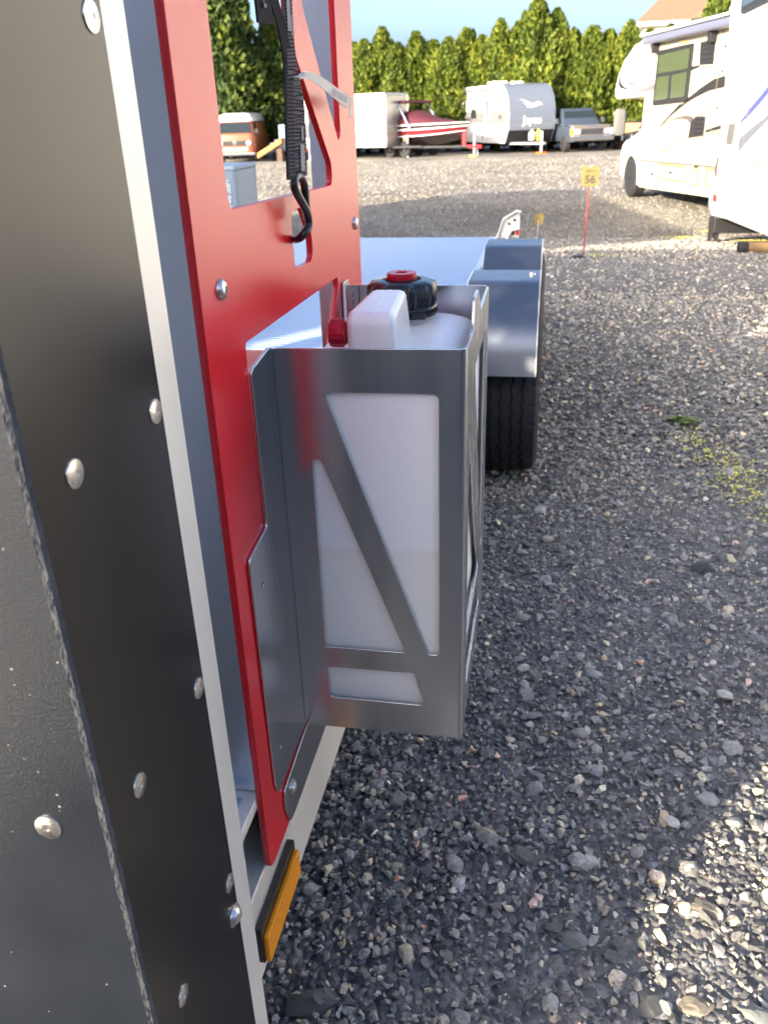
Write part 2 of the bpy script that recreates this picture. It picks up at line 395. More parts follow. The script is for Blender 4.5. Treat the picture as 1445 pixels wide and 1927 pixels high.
def fillet(poly, r, k=5):
    out = []; n = len(poly)
    for i in range(n):
        rr = r[i] if isinstance(r, (list, tuple)) else r
        p, a, b = Vector(poly[i]), Vector(poly[i - 1]), Vector(poly[(i + 1) % n])
        d1, d2 = a - p, b - p
        if rr <= 0: out.append(tuple(p)); continue
        ang = d1.angle(d2) if d1.length and d2.length else math.pi
        if ang > 3.0: out.append(tuple(p)); continue
        t = min(rr / math.tan(ang / 2), d1.length * 0.48, d2.length * 0.48)
        q1, q2 = p + d1.normalized() * t, p + d2.normalized() * t
        for j in range(k + 1):
            u = j / k
            out.append(tuple(q1 * (1 - u) ** 2 + p * 2 * u * (1 - u) + q2 * u ** 2))
    return out

def plate_mesh(outer, holes, frame, thick, bevel=0.0005):
    """flat sheet with cut-outs; frame = (origin, u, v): sheet lies behind origin plane by thick"""
    cu = bpy.data.curves.new('sheet', 'CURVE'); cu.dimensions = '2D'; cu.fill_mode = 'BOTH'
    for poly in [outer] + list(holes):
        sp = cu.splines.new('POLY'); sp.points.add(len(poly) - 1)
        for pt, q in zip(sp.points, poly): pt.co = (q[0], q[1], 0, 1)
        sp.use_cyclic_u = True
    cu.extrude = thick / 2 - bevel; cu.bevel_depth = bevel; cu.bevel_resolution = 1; cu.offset = -bevel
    o = bpy.data.objects.new('sheet', cu); COL.objects.link(o)
    dg = bpy.context.evaluated_depsgraph_get(); dg.update()
    me = bpy.data.meshes.new_from_object(o.evaluated_get(dg))
    bpy.data.objects.remove(o); bpy.data.curves.remove(cu)
    org, u, v = (Vector(x) for x in frame); w = u.cross(v)
    org = org - w * (thick / 2)
    me.transform(Matrix(((u.x, v.x, w.x, org.x), (u.y, v.y, w.y, org.y), (u.z, v.z, w.z, org.z), (0, 0, 0, 1))))
    me.materials.clear()
    return me

def text_mesh(txt, size, frame, thick=0.002, bold=0.0, shear=0.0, align='CENTER', spacing=1.0):
    cu = bpy.data.curves.new('lettering', 'FONT'); cu.body = txt; cu.size = size; cu.extrude = thick / 2
    cu.align_x = align; cu.align_y = 'CENTER'; cu.offset = bold; cu.shear = shear; cu.space_character = spacing; cu.resolution_u = 3
    o = bpy.data.objects.new('lettering', cu); COL.objects.link(o)
    dg = bpy.context.evaluated_depsgraph_get(); dg.update()
    me = bpy.data.meshes.new_from_object(o.evaluated_get(dg))
    bpy.data.objects.remove(o); bpy.data.curves.remove(cu)
    org, u, v = (Vector(x) for x in frame); w = u.cross(v)
    me.transform(Matrix(((u.x, v.x, w.x, org.x), (u.y, v.y, w.y, org.y), (u.z, v.z, w.z, org.z), (0, 0, 0, 1))))
    me.materials.clear()
    return me

def gz(y):
    t = min(1, max(0, (y - 6.5) / 7.5)); u = min(1, max(0, (y - 21) / 12)); return -0.5 * t * t * (3 - 2 * t) - 0.13 * u * u * (3 - 2 * u)

XF = lambda x: ((x, 0, 0), (0, 1, 0), (0, 0, 1))       # sheet facing +X, coordinates (Y, Z)
YF = lambda y: ((0, y, 0), (1, 0, 0), (0, 0, 1))       # sheet facing -Y, coordinates (X, Z)

# ------------------------------------------------------------------ ground
def ground():
    ys = np.concatenate([np.arange(-60, -2, 4.), np.arange(-2, 14, 0.1), np.arange(14, 60, 1.0), np.arange(60, 221, 10.)])
    xs = np.concatenate([np.arange(-160, -8, 8.), np.arange(-8, 6, 0.2), np.arange(6, 161, 7.)])
    X, Y = np.meshgrid(xs, ys)
    t = np.clip((Y - 6.5) / 7.5, 0, 1); u = np.clip((Y - 21) / 12, 0, 1); Z = -0.5 * t * t * (3 - 2 * t) - 0.13 * u * u * (3 - 2 * u)
    near = (np.abs(X) < 8) & (Y < 14) & (Y > -2)
    und = np.array([mnoise.noise(Vector((x * 0.9, y * 0.9, 3.1))) for x, y in zip(X.ravel(), Y.ravel())]).reshape(X.shape)
    Z = Z + und * 0.008 * near
    n, k = X.shape
    idx = np.arange(n * k).reshape(n, k)
    f = np.stack([idx[:-1, :-1], idx[:-1, 1:], idx[1:, 1:], idx[1:, :-1]], -1).reshape(-1, 4)
    me = bpy.data.meshes.new('ground'); me.from_pydata(np.stack([X, Y, Z], -1).reshape(-1, 3).tolist(), [], f.tolist())
    o = put('ground', me, M['ground'], smooth=180)
    tag(o, kind='structure')
ground()

# gravel stones: real pieces, thousands of them
def hull_variant(npt, flat, seed):
    r = np.random.default_rng(seed)
    p = r.normal(size=(npt, 3)); p /= np.linalg.norm(p, axis=1, keepdims=True)
    p *= r.uniform(0.86, 1.0, (npt, 1)); p *= np.array([1.0, r.uniform(0.62, 0.95), flat * r.uniform(0.7, 1.15)])
    bm = bmesh.new()
    for q in p: bm.verts.new(q)
    res = bmesh.ops.convex_hull(bm, input=bm.verts)
    bmesh.ops.delete(bm, geom=[v for v in bm.verts if not v.link_faces], context='VERTS')
    bm.verts.index_update(); bm.verts.ensure_lookup_table()
    V = np.array([v.co[:] for v in bm.verts]); F = np.array([[v.index for v in f.verts] for f in bm.faces])
    bm.free(); return V, F

def scatter_stones(name, layers, m, smooth_ang, tint_fn=None, parent=None):
    allV, allF, allT = [], [], []; base = 0
    for (pts, size, variants) in layers:
        which = rng.integers(0, len(variants), len(pts))
        for k, (V, F) in enumerate(variants):
            sel = np.where(which == k)[0]
            if not len(sel): continue
            c = pts[sel]; s = size[sel]; nS = len(sel)
            th = rng.uniform(0, 2 * np.pi, nS); tx = rng.normal(0, 0.35, nS); ty = rng.normal(0, 0.35, nS)
            ct, st = np.cos(th), np.sin(th)
            v = V[None] * s[:, None, None]
            x, y, z = v[..., 0], v[..., 1], v[..., 2]
            y, z = y * np.cos(tx)[:, None] - z * np.sin(tx)[:, None], y * np.sin(tx)[:, None] + z * np.cos(tx)[:, None]
            x, z = x * np.cos(ty)[:, None] + z * np.sin(ty)[:, None], -x * np.sin(ty)[:, None] + z * np.cos(ty)[:, None]
            x, y = x * ct[:, None] - y * st[:, None], x * st[:, None] + y * ct[:, None]
            v = np.stack([x, y, z], -1) + c[:, None, :]
            f = F[None] + (np.arange(nS) * len(V))[:, None, None] + base
            if tint_fn is None:
                t = rng.beta(1.7, 2.1, nS) * 0.80; out = rng.random(nS)
                t = np.where(out < 0.075, rng.uniform(0.78, 0.99, nS), t)
            else: t = tint_fn(c, nS)
            allV.append(v.reshape(-1, 3)); allF.append(f.reshape(-1, 3)); allT.append(np.repeat(t, len(V)))
            base += nS * len(V)
    V = np.concatenate(allV); F = np.concatenate(allF); T = np.concatenate(allT)
    me = bpy.data.meshes.new(name)
    me.vertices.add(len(V)); me.vertices.foreach_set('co', V.astype(np.float32).ravel())
    me.loops.add(F.size); me.loops.foreach_set('vertex_index', F.astype(np.int32).ravel())
    me.polygons.add(len(F)); me.polygons.foreach_set('loop_start', np.arange(0, F.size, 3, dtype=np.int32))
    me.update(calc_edges=True); me.validate()
    a = me.attributes.new('tint', 'FLOAT', 'POINT'); a.data.foreach_set('value', T.astype(np.float32))
    return put(name, me, m, parent, smooth=smooth_ang)

def field(n, x0, x1, y0, y1, smin, smax, power, sink=0.25, wedge=True):
    x = rng.uniform(x0, x1, n); y = rng.uniform(y0, y1, n)
    if wedge:                                     # what the lens and a step to the side can see
        keep = (x < 0.75 + 0.36 * y) & (x > -0.75 - (0.05 if y1 < 7 else 0.48) * y)
        x, y = x[keep], y[keep]
    s = smin + (smax - smin) * rng.random(len(x)) ** power
    t = np.clip((y - 6.5) / 7.5, 0, 1); u = np.clip((y - 21) / 12, 0, 1); z = -0.5 * t * t * (3 - 2 * t) - 0.13 * u * u * (3 - 2 * u)
    return np.stack([x, y, z + s * sink], -1), s

small = [hull_variant(9, 0.62, 10 + i) for i in range(8)]
medium = [hull_variant(13, 0.55, 30 + i) for i in range(8)]
large = [hull_variant(24, 0.55, 50 + i) for i in range(8)]
layers = [(*field(40000, -0.9, 1.9, 0.35, 2.7, 0.0036, 0.0085, 1.2, 0.35), small),
          (*field(12000, -0.9, 2.2, 0.35, 3.4, 0.008, 0.0155, 1.6, 0.4), medium),
          (*field(900, -0.9, 2.2, 0.35, 3.4, 0.015, 0.028, 2.4, 0.2), large),
          (*field(24000, -0.9, 3.2, 2.6, 6.2, 0.007, 0.0155, 1.3, 0.35), small),
          (*field(4200, -0.9, 3.2, 3.2, 6.2, 0.013, 0.023, 2.0, 0.35), medium),
          (*field(34000, -5.0, 4.6, 5.6, 12.5, 0.010, 0.022, 1.7), small)]
tag(scatter_stones('gravel', layers, M['stones'], 24), 'loose grey crushed gravel covering the whole lot', 'gravel', kind='stuff')

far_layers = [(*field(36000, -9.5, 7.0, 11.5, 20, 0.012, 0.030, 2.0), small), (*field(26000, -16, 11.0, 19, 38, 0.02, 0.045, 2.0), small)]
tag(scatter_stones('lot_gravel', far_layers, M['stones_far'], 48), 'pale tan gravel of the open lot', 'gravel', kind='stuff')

def rock(x, y, size, m, label, seed, flat=0.55, asp=1.0, rz=0.0, npt=46):
    V, F = hull_variant(npt, flat, seed)
    V = V * np.array([size, size * asp, size])
    bm = bmesh.new()
    vs = [bm.verts.new(v) for v in V]
    for f in F: bm.faces.new([vs[i] for i in f])
    bmesh.ops.subdivide_edges(bm, edges=bm.edges, cuts=1, use_grid_fill=True)
    for v in bm.verts:
        v.co += v.normal * 0 + v.co.normalized() * size * 0.16 * mnoise.noise(v.co * (3.0 / size) + Vector((seed, 0, 0)))
    me = bpy.data.meshes.new('rock'); bm.to_mesh(me); bm.free()
    o = put('rock', me, m, smooth=18)
    o.location = (x, y, gz(y) + size * flat * 0.12); o.rotation_euler = (0, 0, rz)
    return tag(o, label, 'rock', 'larger rocks lying among the gravel')
rock(-0.285, 0.765, 0.047, M['stone_dark'], 'largest dark grey rock, beside the lower end of the trailer rail', 101, 0.5, 0.9, 0.3)
rock(0.489, 2.178, 0.040, M['stone_dark'], 'lone dark rock standing proud of the gravel below the yellow petals', 102, 0.75, 0.8)
rock(0.103, 0.93, 0.024, M['stone_grey'], 'rounded grey pebble in the gravel near the front of the picture', 103, 0.7, 0.85)
rock(0.208, 0.842, 0.036, M['stone_dark'], 'broad flat grey rock in shade at the bottom centre of the gravel', 104, 0.35, 0.9, 0.9)
rock(0.275, 0.85, 0.030, M['stone_tan'], 'flat tan rock half in sun at the bottom edge of the gravel', 105, 0.35, 0.8, 0.2)
rock(0.315, 1.024, 0.034, M['stone_tan'], 'long tan slab of rock on the edge of the sunlit gravel', 106, 0.3, 0.6, -0.35)
rock(0.365, 0.845, 0.036, M['stone_grey'], 'blue grey slab in the sunlit bottom corner of the gravel', 107, 0.4, 0.7, -0.5)
rock(0.13, 1.09, 0.021, M['stone_pale'], 'pale rounded stone in shaded gravel between the rail and the sun patch', 108, 0.7, 0.8)

# ------------------------------------------------------------------ the open trailer
TR = empty('trailer', (-1.1, 2.6, 0.0), 0, 'aluminium flatbed trailer with black front wall and red cut-out side panels', 'trailer')
XR = -0.26
# deck planks with ribs
DZ = 0.56
pm = MB()
for i in range(6):
    y0 = i * 0.025
    pm.box(-2.03, -0.2815, y0, y0 + 0.0135, -0.028, 0.0)
    pm.box(-2.03, -0.2815, y0 + 0.0135, y0 + 0.0244, -0.028, -0.0035)
pme = pm.mesh('deck_plank'); pme.materials.append(M['alu_deck'])
for k in range(29):
    o = bpy.data.objects.new('deck_plank', pme); COL.objects.link(o); o.parent = TR
    o.location = Vector((0, 0.60 + k * 0.149, DZ)) - TR.location
# side rails (a lower box face, a recessed web, a top flange)
for sgn, nm in ((1, 0), (-1, 1)):
    fx = (lambda x: x) if sgn == 1 else (lambda x: -2.31 - x)
    b = MB()
    def bx(x0, x1, y0, y1, z0, z1): a, c = sorted((fx(x0), fx(x1))); b.box(a, c, y0, y1, z0, z1)
    bx(-0.305, -0.2665, 0.36, 4.93, 0.339, 0.460)
    bx(-0.305, -0.296, 0.36, 4.93, 0.4602, 0.5448)
    bx(-0.305, -0.2668, 0.36, 4.93, 0.545, 0.5595)
    rail = b.build('side_rail', M['alu_rail'], TR, bevel=0.0015)
    if sgn == 1:
        c = MB(); c.box(-0.2662, -0.262, 1.335, 1.3375, 0.343, 0.455); c.build('rail_seam', M['dark_hole'], rail)
# cross members below the deck
for y in (0.75, 1.7, 2.45, 4.2, 4.85):
    MB().box(-2.0, -0.3055, y, y + 0.06, 0.40, 0.5315).build('cross_member', M['alu_rail'], TR)
# posts
for (xa, xb, ya, yb, zt) in ((-0.345, -0.2683, 0.6235, 0.67, 1.62), (-0.31, -0.2683, 1.155, 1.20, 1.62), (-2.0415, -1.965, 0.6235, 0.67, 1.62), (-2.0415, -2.0, 1.155, 1.20, 1.62)):
    MB().box(xa, xb, ya, yb, 0.5602, zt).build('post', M['alu_post'], TR, bevel=0.002)
# red side panels
win1 = fillet([(0.697, 1.40), (0.6985, 1.132), (1.066, 1.1237), (1.0655, 1.148), (0.928, 1.264), (0.921, 1.295), (0.92, 1.40)], [0.02, 0.016, 0.012, 0.012, 0.05, 0.05, 0.02])
win2 = fillet([(0.972, 1.40), (0.971, 1.309), (1.1105, 1.1715), (1.1225, 1.18), (1.1225, 1.40)], [0.02, 0.05, 0.007, 0.007, 0.02])
slot = fillet([(0.878, 1.112), (0.879, 1.0555), (0.8955, 1.053), (0.944, 1.0515), (0.954, 1.057), (0.953, 1.083), (0.925, 1.112)], [0.014, 0.006, 0.004, 0.004, 0.008, 0.03, 0.014])
low = fillet([(0.7045, 0.60), (0.7045, 1.018), (1.068, 1.0125), (1.068, 1.0), (1.01, 0.93), (1.01, 0.60)], [0.01, 0.006, 0.012, 0.006, 0.05, 0.01])
outer = fillet([(0.6156, 1.62), (0.6156, 0.458), (0.63, 0.4535), (1.2145, 0.4535), (1.2145, 1.62)], [0.01, 0.012, 0.008, 0.02, 0.01])
pan = put('side_panel', plate_mesh(outer, [win1, win2, slot, low], XF(XR), 0.0075, 0.0008), M['red'], TR)
pan['label'] = 'red panel with cut-outs on the side nearest the fuel jug'
me2 = plate_mesh(outer, [win1, win2, slot, low], XF(0), 0.0075, 0.0008)
put('side_panel', me2, M['red'], None).matrix_world = Matrix.Translation((-2.043, 0, 0))
p2 = bpy.data.objects[-1] if False else [o for o in COL.objects if o.data == me2][0]
p2.parent = TR; p2.location = Vector((-2.043, 0, 0)) - TR.location

def button_bolt(parent, c, r=0.0088):
    b = MB(); b.lathe([(r, 0), (r * 0.98, 0.0012), (r * 0.82, 0.0034), (r * 0.52, 0.0048), (r * 0.36, 0.0050), (r * 0.34, 0.0030), (0.0003, 0.0030)], c, 'x', 24)
    o = b.build('bolt', M['steel'], parent, smooth=40)
    return o
for y, z in ((0.6588, 1.0742), (1.1822, 1.0655), (0.6588, 1.50), (1.1822, 1.50)):
    button_bolt(pan, (XR + 0.0002, y, z))

# black cheek sheet with its aluminium backing strip, front wall sheet and raw edge
ZB, ZT = 0.12, 1.90
MB().box(-0.2605, -0.2575, 0.46, 0.549, ZB - 0.01, ZT).build('edge_strip', M['alu_satin'], TR, bevel=0.0008)
chk = MB().box(-0.2572, -0.2550, 0.3535, 0.5135, ZB, ZT).build('cheek_panel', M['black_panel'], TR, bevel=0.0006)
def rivet(parent, c, axis, r=0.0088, sgn=1, dome=False, m=None):
    h = 0.0018 if not dome else 0.0062
    prof = [(r, 0), (r * 0.97, 0.0008), (r * 0.86, h * 0.5), (r * 0.6, h * 0.85), (r * 0.30, h), (r * 0.20, h * 0.98), (r * 0.17, h * 0.7), (0.0002, h * 0.7)]
    if dome: prof = [(r * 1.18, 0), (r * 1.16, 0.001), (r * 0.95, 0.0012), (r * 0.88, 0.003), (r * 0.6, 0.0052), (r * 0.25, h), (0.0002, h)]
    prof = [(a, b * sgn) for a, b in prof]
    return MB().lathe(prof, c, axis, 28).build('rivet', m or M['steel'], parent, smooth=50)
for y, z in ((0.394, 1.0218), (0.5025, 1.0222), (0.3945, 0.789), (0.5025, 0.789), (0.3945, 0.5664), (0.5035, 0.5666), (0.4995, 1.2544), (0.5035, 0.333), (0.394, 1.2544), (0.3945, 0.333)):
    rivet(chk, (-0.2549, y, z), 'x')
dr = rivet(chk, (-0.2549, 0.503, 0.5244), 'x', 0.0095, 1, True)
dr['label'] = 'domed bolt head with a washer rim'
# front wall: faces forward, slightly skewed, its cut edge shows as a grey line
def wall_y(x): return 0.3505 + (x + 0.2575) * 0.0505 / 1.7925
wall_u = Vector((1, 0.0505 / 1.7925, 0)).normalized()
fouter = [(-0.2575, ZB), (-0.2575, 1.90), (-1.85, 1.90), (-1.85, ZB)]
sun_holes = [fillet([(-1.80, 1.435), (-1.715, 1.385), (-1.735, 1.345), (-1.81, 1.38)], 0.006), fillet([(-1.74, 1.49), (-1.69, 1.50), (-1.665, 1.455), (-1.70, 1.455)], 0.006), fillet([(-1.63, 1.30), (-1.585, 1.285), (-1.58, 1.24), (-1.62, 1.26)], 0.006)]  # unseen holes, added so that sun patches reach the fender
MB().box(-1.45, -0.262, 0.3545, 0.3565, ZB, 1.60).build('bounce_liner', M['alu_satin'], TR)  # unseen pale liner, added to brighten the posts by reflection
fwall = put('front_wall', plate_mesh(fouter, sun_holes, ((0, wall_y(0), 0), wall_u, (0, 0, 1)), 0.0022, 0.0003), M['black_front'], TR)
# raw edge strip as a fine wavering bead
ed = MB(); rings = []
for i in range(220):
    z = ZB + (ZT - ZB) * i / 219
    n1 = 0.0007 * mnoise.noise(Vector((z * 70, 0, 0))); n2 = 0.0006 * mnoise.noise(Vector((z * 95, 5, 0))); n3 = 0.0005 * mnoise.noise(Vector((z * 120, 9, 2)))
    rings.append([(-0.2546, 0.3548 + n1 * 0.6, z), (-0.2558 + n3 * 0.6, 0.3514 + n3 * 0.6, z), (-0.2584 + n2 * 0.6, 0.3492, z), (-0.2584, 0.3535, z), (-0.2560, 0.3548, z)])
ed.rings(rings).build('raw_edge', M['raw_edge'], TR)
for x, z in ((-0.297, 0.790), (-0.297, 1.02), (-0.297, 0.5664), (-0.62, 0.79), (-0.62, 1.02), (-0.62, 0.5664)):
    yy = 0.3505 + (x + 0.2575) * 0.0505 / 1.7925
    rivet(fwall, (x, yy, z), 'y', 0.0095, -1)
MB().box(-1.85, -0.262, 0.358, 0.40, 0.28, 0.333).build('front_beam', M['alu_rail'], TR, bevel=0.002)
MB().box(-1.45, -0.262, 0.358, 0.40, 1.28, 1.33).build('front_beam', M['alu_rail'], TR, bevel=0.002)

# drawbar in front of the wall, with unseen boxes added to shade the gravel
MB().prism([(-0.62, 0.28), (-0.70, 0.28), (-1.16, -1.25), (-1.12, -1.25)], 'z', 0.36, 0.46).prism([(-1.58, 0.28), (-1.66, 0.28), (-1.16, -1.25), (-1.12, -1.25)], 'z', 0.362, 0.458).build('drawbar', M['alu_rail'], TR)
MB().box(-1.55, -0.735, -0.52, -0.30, 0.4625, 0.475).build('shade_box', M['alu_h'], TR, bevel=0.01)
MB().box(-1.52, -0.735, -0.52, -0.30, 0.10, 0.3595).build('lower_shade_box', M['black_plastic'], TR, bevel=0.01)
# amber side reflector on the rail
rf = MB().prism(fillet([(0.563, 0.372), (0.563, 0.424), (0.69, 0.424), (0.69, 0.372)], 0.004), 'x', -0.2663, -0.2580).build('side_reflector', M['black_plastic'], TR, bevel=0.0008)
MB().prism(fillet([(0.5655, 0.3725), (0.5655, 0.411), (0.687, 0.411), (0.687, 0.3725)], 0.003), 'x', -0.2579, -0.2520).build('lens', M['amber'], rf, bevel=0.0012)

# jug bracket: bent plate with windows
YH, XO = 0.768, -0.0665
BR = empty('jug_bracket', (0, 0, 0)); BR.parent = TR; BR.location = Vector((XR, YH, 0.53)) - TR.location
def put_br(name, me, m, **k): return put(name, me, m, BR, **k)
fo = fillet([(-0.2566, 0.9968), (-0.0715, 0.9990), (-0.0705, 0.533), (-0.2566, 0.5326)], [0.002, 0.002, 0.004, 0.002])
W1 = fillet([(-0.2078, 0.9535), (-0.0930, 0.9546), (-0.0928, 0.6490), (-0.1060, 0.6490)], [0.006, 0.007, 0.005, 0.004])
W2 = fillet([(-0.2245, 0.8815), (-0.2150, 0.8815), (-0.1310, 0.6490), (-0.2250, 0.6486)], [0.005, 0.006, 0.003, 0.002])
W3 = fillet([(-0.2240, 0.6206), (-0.1225, 0.6218), (-0.1095, 0.5765), (-0.2240, 0.5768)], [0.002, 0.004, 0.006, 0.007])
put_br('front_plate', plate_mesh(fo, [W1, W2, W3], YF(YH), 0.003, 0.0004), M['alu'])
# rounded outer bend between the front and the side
bend = MB(); R_ = 0.005; pr = []
for j in range(9):
    a = -math.pi / 2 + j * math.pi / 16
    pr.append((XO - R_ + R_ * math.cos(a), YH + R_ + R_ * math.sin(a)))
for j in range(8, -1, -1):
    a = -math.pi / 2 + j * math.pi / 16
    pr.append((XO - R_ + 0.002 * math.cos(a), YH + R_ + 0.002 * math.sin(a)))
bend.prism(pr, 'z', 0.533, 0.999).build('bend', M['alu'], BR, smooth=50)
so = fillet([(YH + 0.005, 0.999), (0.8532, 0.9985), (0.862, 1.028), (0.902, 1.0288), (0.93, 1.013), (0.945, 0.999), (1.02, 1.0), (1.083, 0.999), (1.083, 0.533), (YH + 0.005, 0.533)], [0, .01, .008, .008, .01, .01, 0, .004, .004, 0])
SW1 = fillet([(0.875, 0.9535), (1.045, 0.9535), (1.045, 0.655), (1.032, 0.652)], [0.006, 0.007, 0.005, 0.004])
SW2 = fillet([(0.815, 0.905), (0.826, 0.905), (0.985, 0.6490), (0.815, 0.6486)], [0.005, 0.006, 0.003, 0.002])
SW3 = fillet([(0.815, 0.6206), (0.995, 0.6206), (1.01, 0.5768), (0.815, 0.5768)], [0.002, 0.004, 0.006, 0.007])
put_br('outer_plate', plate_mesh(so, [SW1, SW2, SW3], XF(XO), 0.003, 0.0004), M['alu_h'])
ro = [(-0.2550, 0.9993), (-0.0705, 0.9993), (-0.0705, 0.533), (-0.2550, 0.533)]
RW = fillet([(-0.2240, 0.9525), (-0.0985, 0.9525), (-0.0925, 0.945), (-0.0925, 0.66), (-0.105, 0.66)], [0.006, 0.004, 0.004, 0.005, 0.004])
put_br('rear_plate', plate_mesh(ro, [RW], YF(1.0855), 0.003, 0.0004), M['alu'])
MB().box(-0.2548, -0.0705, YH + 0.0032, 1.0822, 0.5335, 0.5365).build('floor_plate', M['alu_h'], BR)
fl1 = fillet([(0.7712, 0.9969), (0.7600, 1.0000), (0.7034, 0.9930), (0.7055, 0.845), (0.7030, 0.833), (0.6490, 0.8270), (0.6460, 0.820), (0.6490, 0.545), (0.6550, 0.531), (0.662, 0.529), (0.7712, 0.5330)],
             [0, 0.004, 0.006, 0.03, 0.006, 0.004, 0.012, 0.01, 0.006, 0.004, 0])
hol = [[(0.6743 + 0.0032 * math.cos(a), zz + 0.0032 * math.sin(a)) for a in np.linspace(0, 2 * math.pi, 13)[:-1]] for zz in (0.784, 0.578)]
f1 = put_br('side_flange', plate_mesh(fl1, hol, XF(XR + 0.0033), 0.003, 0.0006), M['alu'])
for zz in (0.784, 0.578):
    MB().lathe([(0.0030, 0), (0.0026, 0.001), (0.0012, 0.0012), (0.0001, 0.0002)], (XR + 0.0004, 0.6743, zz), 'x', 14).build('screw', M['dark_metal'], BR, smooth=50)
fl2 = fillet([(0.7715, 0.5262), (0.90, 0.5262), (0.900, 0.4590), (0.70, 0.4565), (0.683, 0.459), (0.672, 0.487), (0.674, 0.515)], [0, 0, 0.004, 0.004, 0.006, 0.004, 0.01])
f2 = put_br('bottom_flange', plate_mesh(fl2, [], XF(XR + 0.0033), 0.003, 0.0006), M['alu'])
MB().lathe([(0.0095, 0), (0.0095, 0.0012), (0.0062, 0.0013), (0.0058, 0.0034), (0.004, 0.0042), (0.0001, 0.0042)], (XR + 0.0034, 0.701, 0.4945), 'x', 22).build('bolt', M['steel'], BR, smooth=40)
fl3 = fillet([(1.085, 1.002), (1.118, 1.002), (1.118, 0.54), (1.085, 0.54)], [0, 0.008, 0.008, 0])
put_br('side_flange', plate_mesh(fl3, [], XF(XR + 0.0033), 0.003, 0.0006), M['alu'])
# pen marks on the inner rear plate
MB().box(-0.2372, -0.2364, 1.0820, 1.0824, 0.945, 0.998).build('pen_mark', M['dark_hole'], BR)
for i in range(4):
    z = 0.955 + i * 0.0095
    MB().tube([(-0.2475 + 0.003 * random.random(), 1.0822, z), (-0.2445, 1.0822, z + 0.003), (-0.2460, 1.0822, z + 0.005), (-0.2425, 1.0822, z + 0.006)], 0.0003, 4).build('pen_mark', M['dark_hole'], BR)

# fenders and wheels
def fender(yc, lip, back):
    root = empty('fender', (0, 0, 0)); root.parent = TR; root.location = Vector((-0.12, yc, 0.33)) - TR.location
    r1, r0 = 0.391, 0.388
    def prof(ins):
        fr = (yc - 0.397 + ins, 0.330 + 0.391 * math.sin(lip)); bk = (yc + 0.397 - ins, 0.330 + 0.391 * math.sin(back))
        p = [fr, (yc - 0.375 + ins, 0.58), (yc - 0.16, 0.700 - ins), (yc + 0.06, 0.700 - ins), (yc + 0.375 - ins, 0.58), bk]
        return fillet(p, [0, 0.16, 0.10, 0.10, 0.16, 0], 8)
    arc = prof(0.0); arc2 = prof(r1 - r0)[::-1]
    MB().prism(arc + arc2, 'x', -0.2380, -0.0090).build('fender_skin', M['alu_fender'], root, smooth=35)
    rb = r0 - 0.022
    rim = arc + prof(r1 - rb)[::-1]
    MB().prism(rim, 'x', -0.0088, -0.0058).build('fender_edge', M['alu_rail'], root, smooth=35)
    rb = r0 - 0.06
    rim = arc + prof(r1 - rb)[::-1]
    MB().prism(rim, 'x', -0.2410, -0.2382).build('fender_edge', M['alu_rail'], root, smooth=35)
    return root
def tyre_meshes():
    """trailer tyre, axis X: ribbed tread with wavy grooves cut from a profile grid"""
    n = 150; w = 0.095; R0 = 0.33
    grooves = (-0.052, -0.018, 0.018, 0.052)
    us = sorted(set(np.round(np.linspace(-w, w, 9), 4).tolist() + [g + d for g in grooves for d in (-0.0042, -0.0030, 0.0030, 0.0042)]))
    prof = []
    for u in us:
        r = R0 - 0.012 * (abs(u) / w) ** 3
        if any(abs(u - g) < 0.0036 for g in grooves): r -= 0.009
        prof.append((u, r))
    side = [(w + 0.004, R0 - 0.022), (w + 0.012, R0 - 0.05), (w + 0.013, R0 - 0.08), (w + 0.004, R0 - 0.125)]
    prof = [(-u, r) for u, r in side[::-1]] + prof + side
    rings = []
    for i in range(n):
        a = 2 * math.pi * i / n; ring = []
        for u, r in prof:
            uu = u + (0.0028 * (1 if (i % 4) < 2 else -1) if abs(u) < 0.07 else 0)
            rr = r - (0.004 if (abs(u) > w - 0.001 and r > R0 - 0.03 and i % 5 == 0) else 0)
            ring.append((uu, rr * math.cos(a), rr * math.sin(a)))
        rings.append(ring)
    b = MB(); b.rings(rings + [rings[0]], cap=False, close=False)
    t = b.mesh('tyre'); t.materials.append(M['rubber'])
    c = MB(); c.lathe([(0.205, -0.09), (0.212, -0.085), (0.19, -0.06), (0.19, 0.05), (0.212, 0.09), (0.2, 0.092), (0.17, 0.06), (0.07, 0.075), (0.055, 0.095), (0.001, 0.098)], (0, 0, 0), 'x', 32)
    rm = c.mesh('rim'); rm.materials.append(M['grey_metal']); rm.shade_smooth(); rm.set_sharp_from_angle(angle=0.6)
    return t, rm
tme, rme = tyre_meshes()
for yc in (2.94, 3.727):
    w = empty('wheel', (0, 0, 0)); w.parent = TR; w.location = Vector((-0.098, yc, 0.327)) - TR.location
    for nm, me in (('tyre', tme), ('rim', rme)):
        o = bpy.data.objects.new(nm, me); COL.objects.link(o); o.parent = w
fa = fender(2.94, math.radians(18), math.radians(20))
fb = fender(3.727, math.radians(16), math.radians(-18))
MB().lathe([(0.012, 0), (0.011, 0.006), (0.006, 0.009), (0.0001, 0.0095)], (-0.035, 2.90, 0.6995), 'z', 14).build('bolt', M['steel'], fa, smooth=40)
MB().tube([(-0.14, 2.557, 0.46), (-0.20, 2.553, 0.452), (-0.222, 2.548, 0.43), (-0.225, 2.56, 0.40)], 0.004, 6).build('wire', M['black_plastic'], fa, smooth=60)
# fender braces along the deck edge
MB().box(-0.279, -0.2435, 2.6, 4.1, 0.475, 0.5595).build('fender_bracket', M['alu_rail'], TR, bevel=0.002)
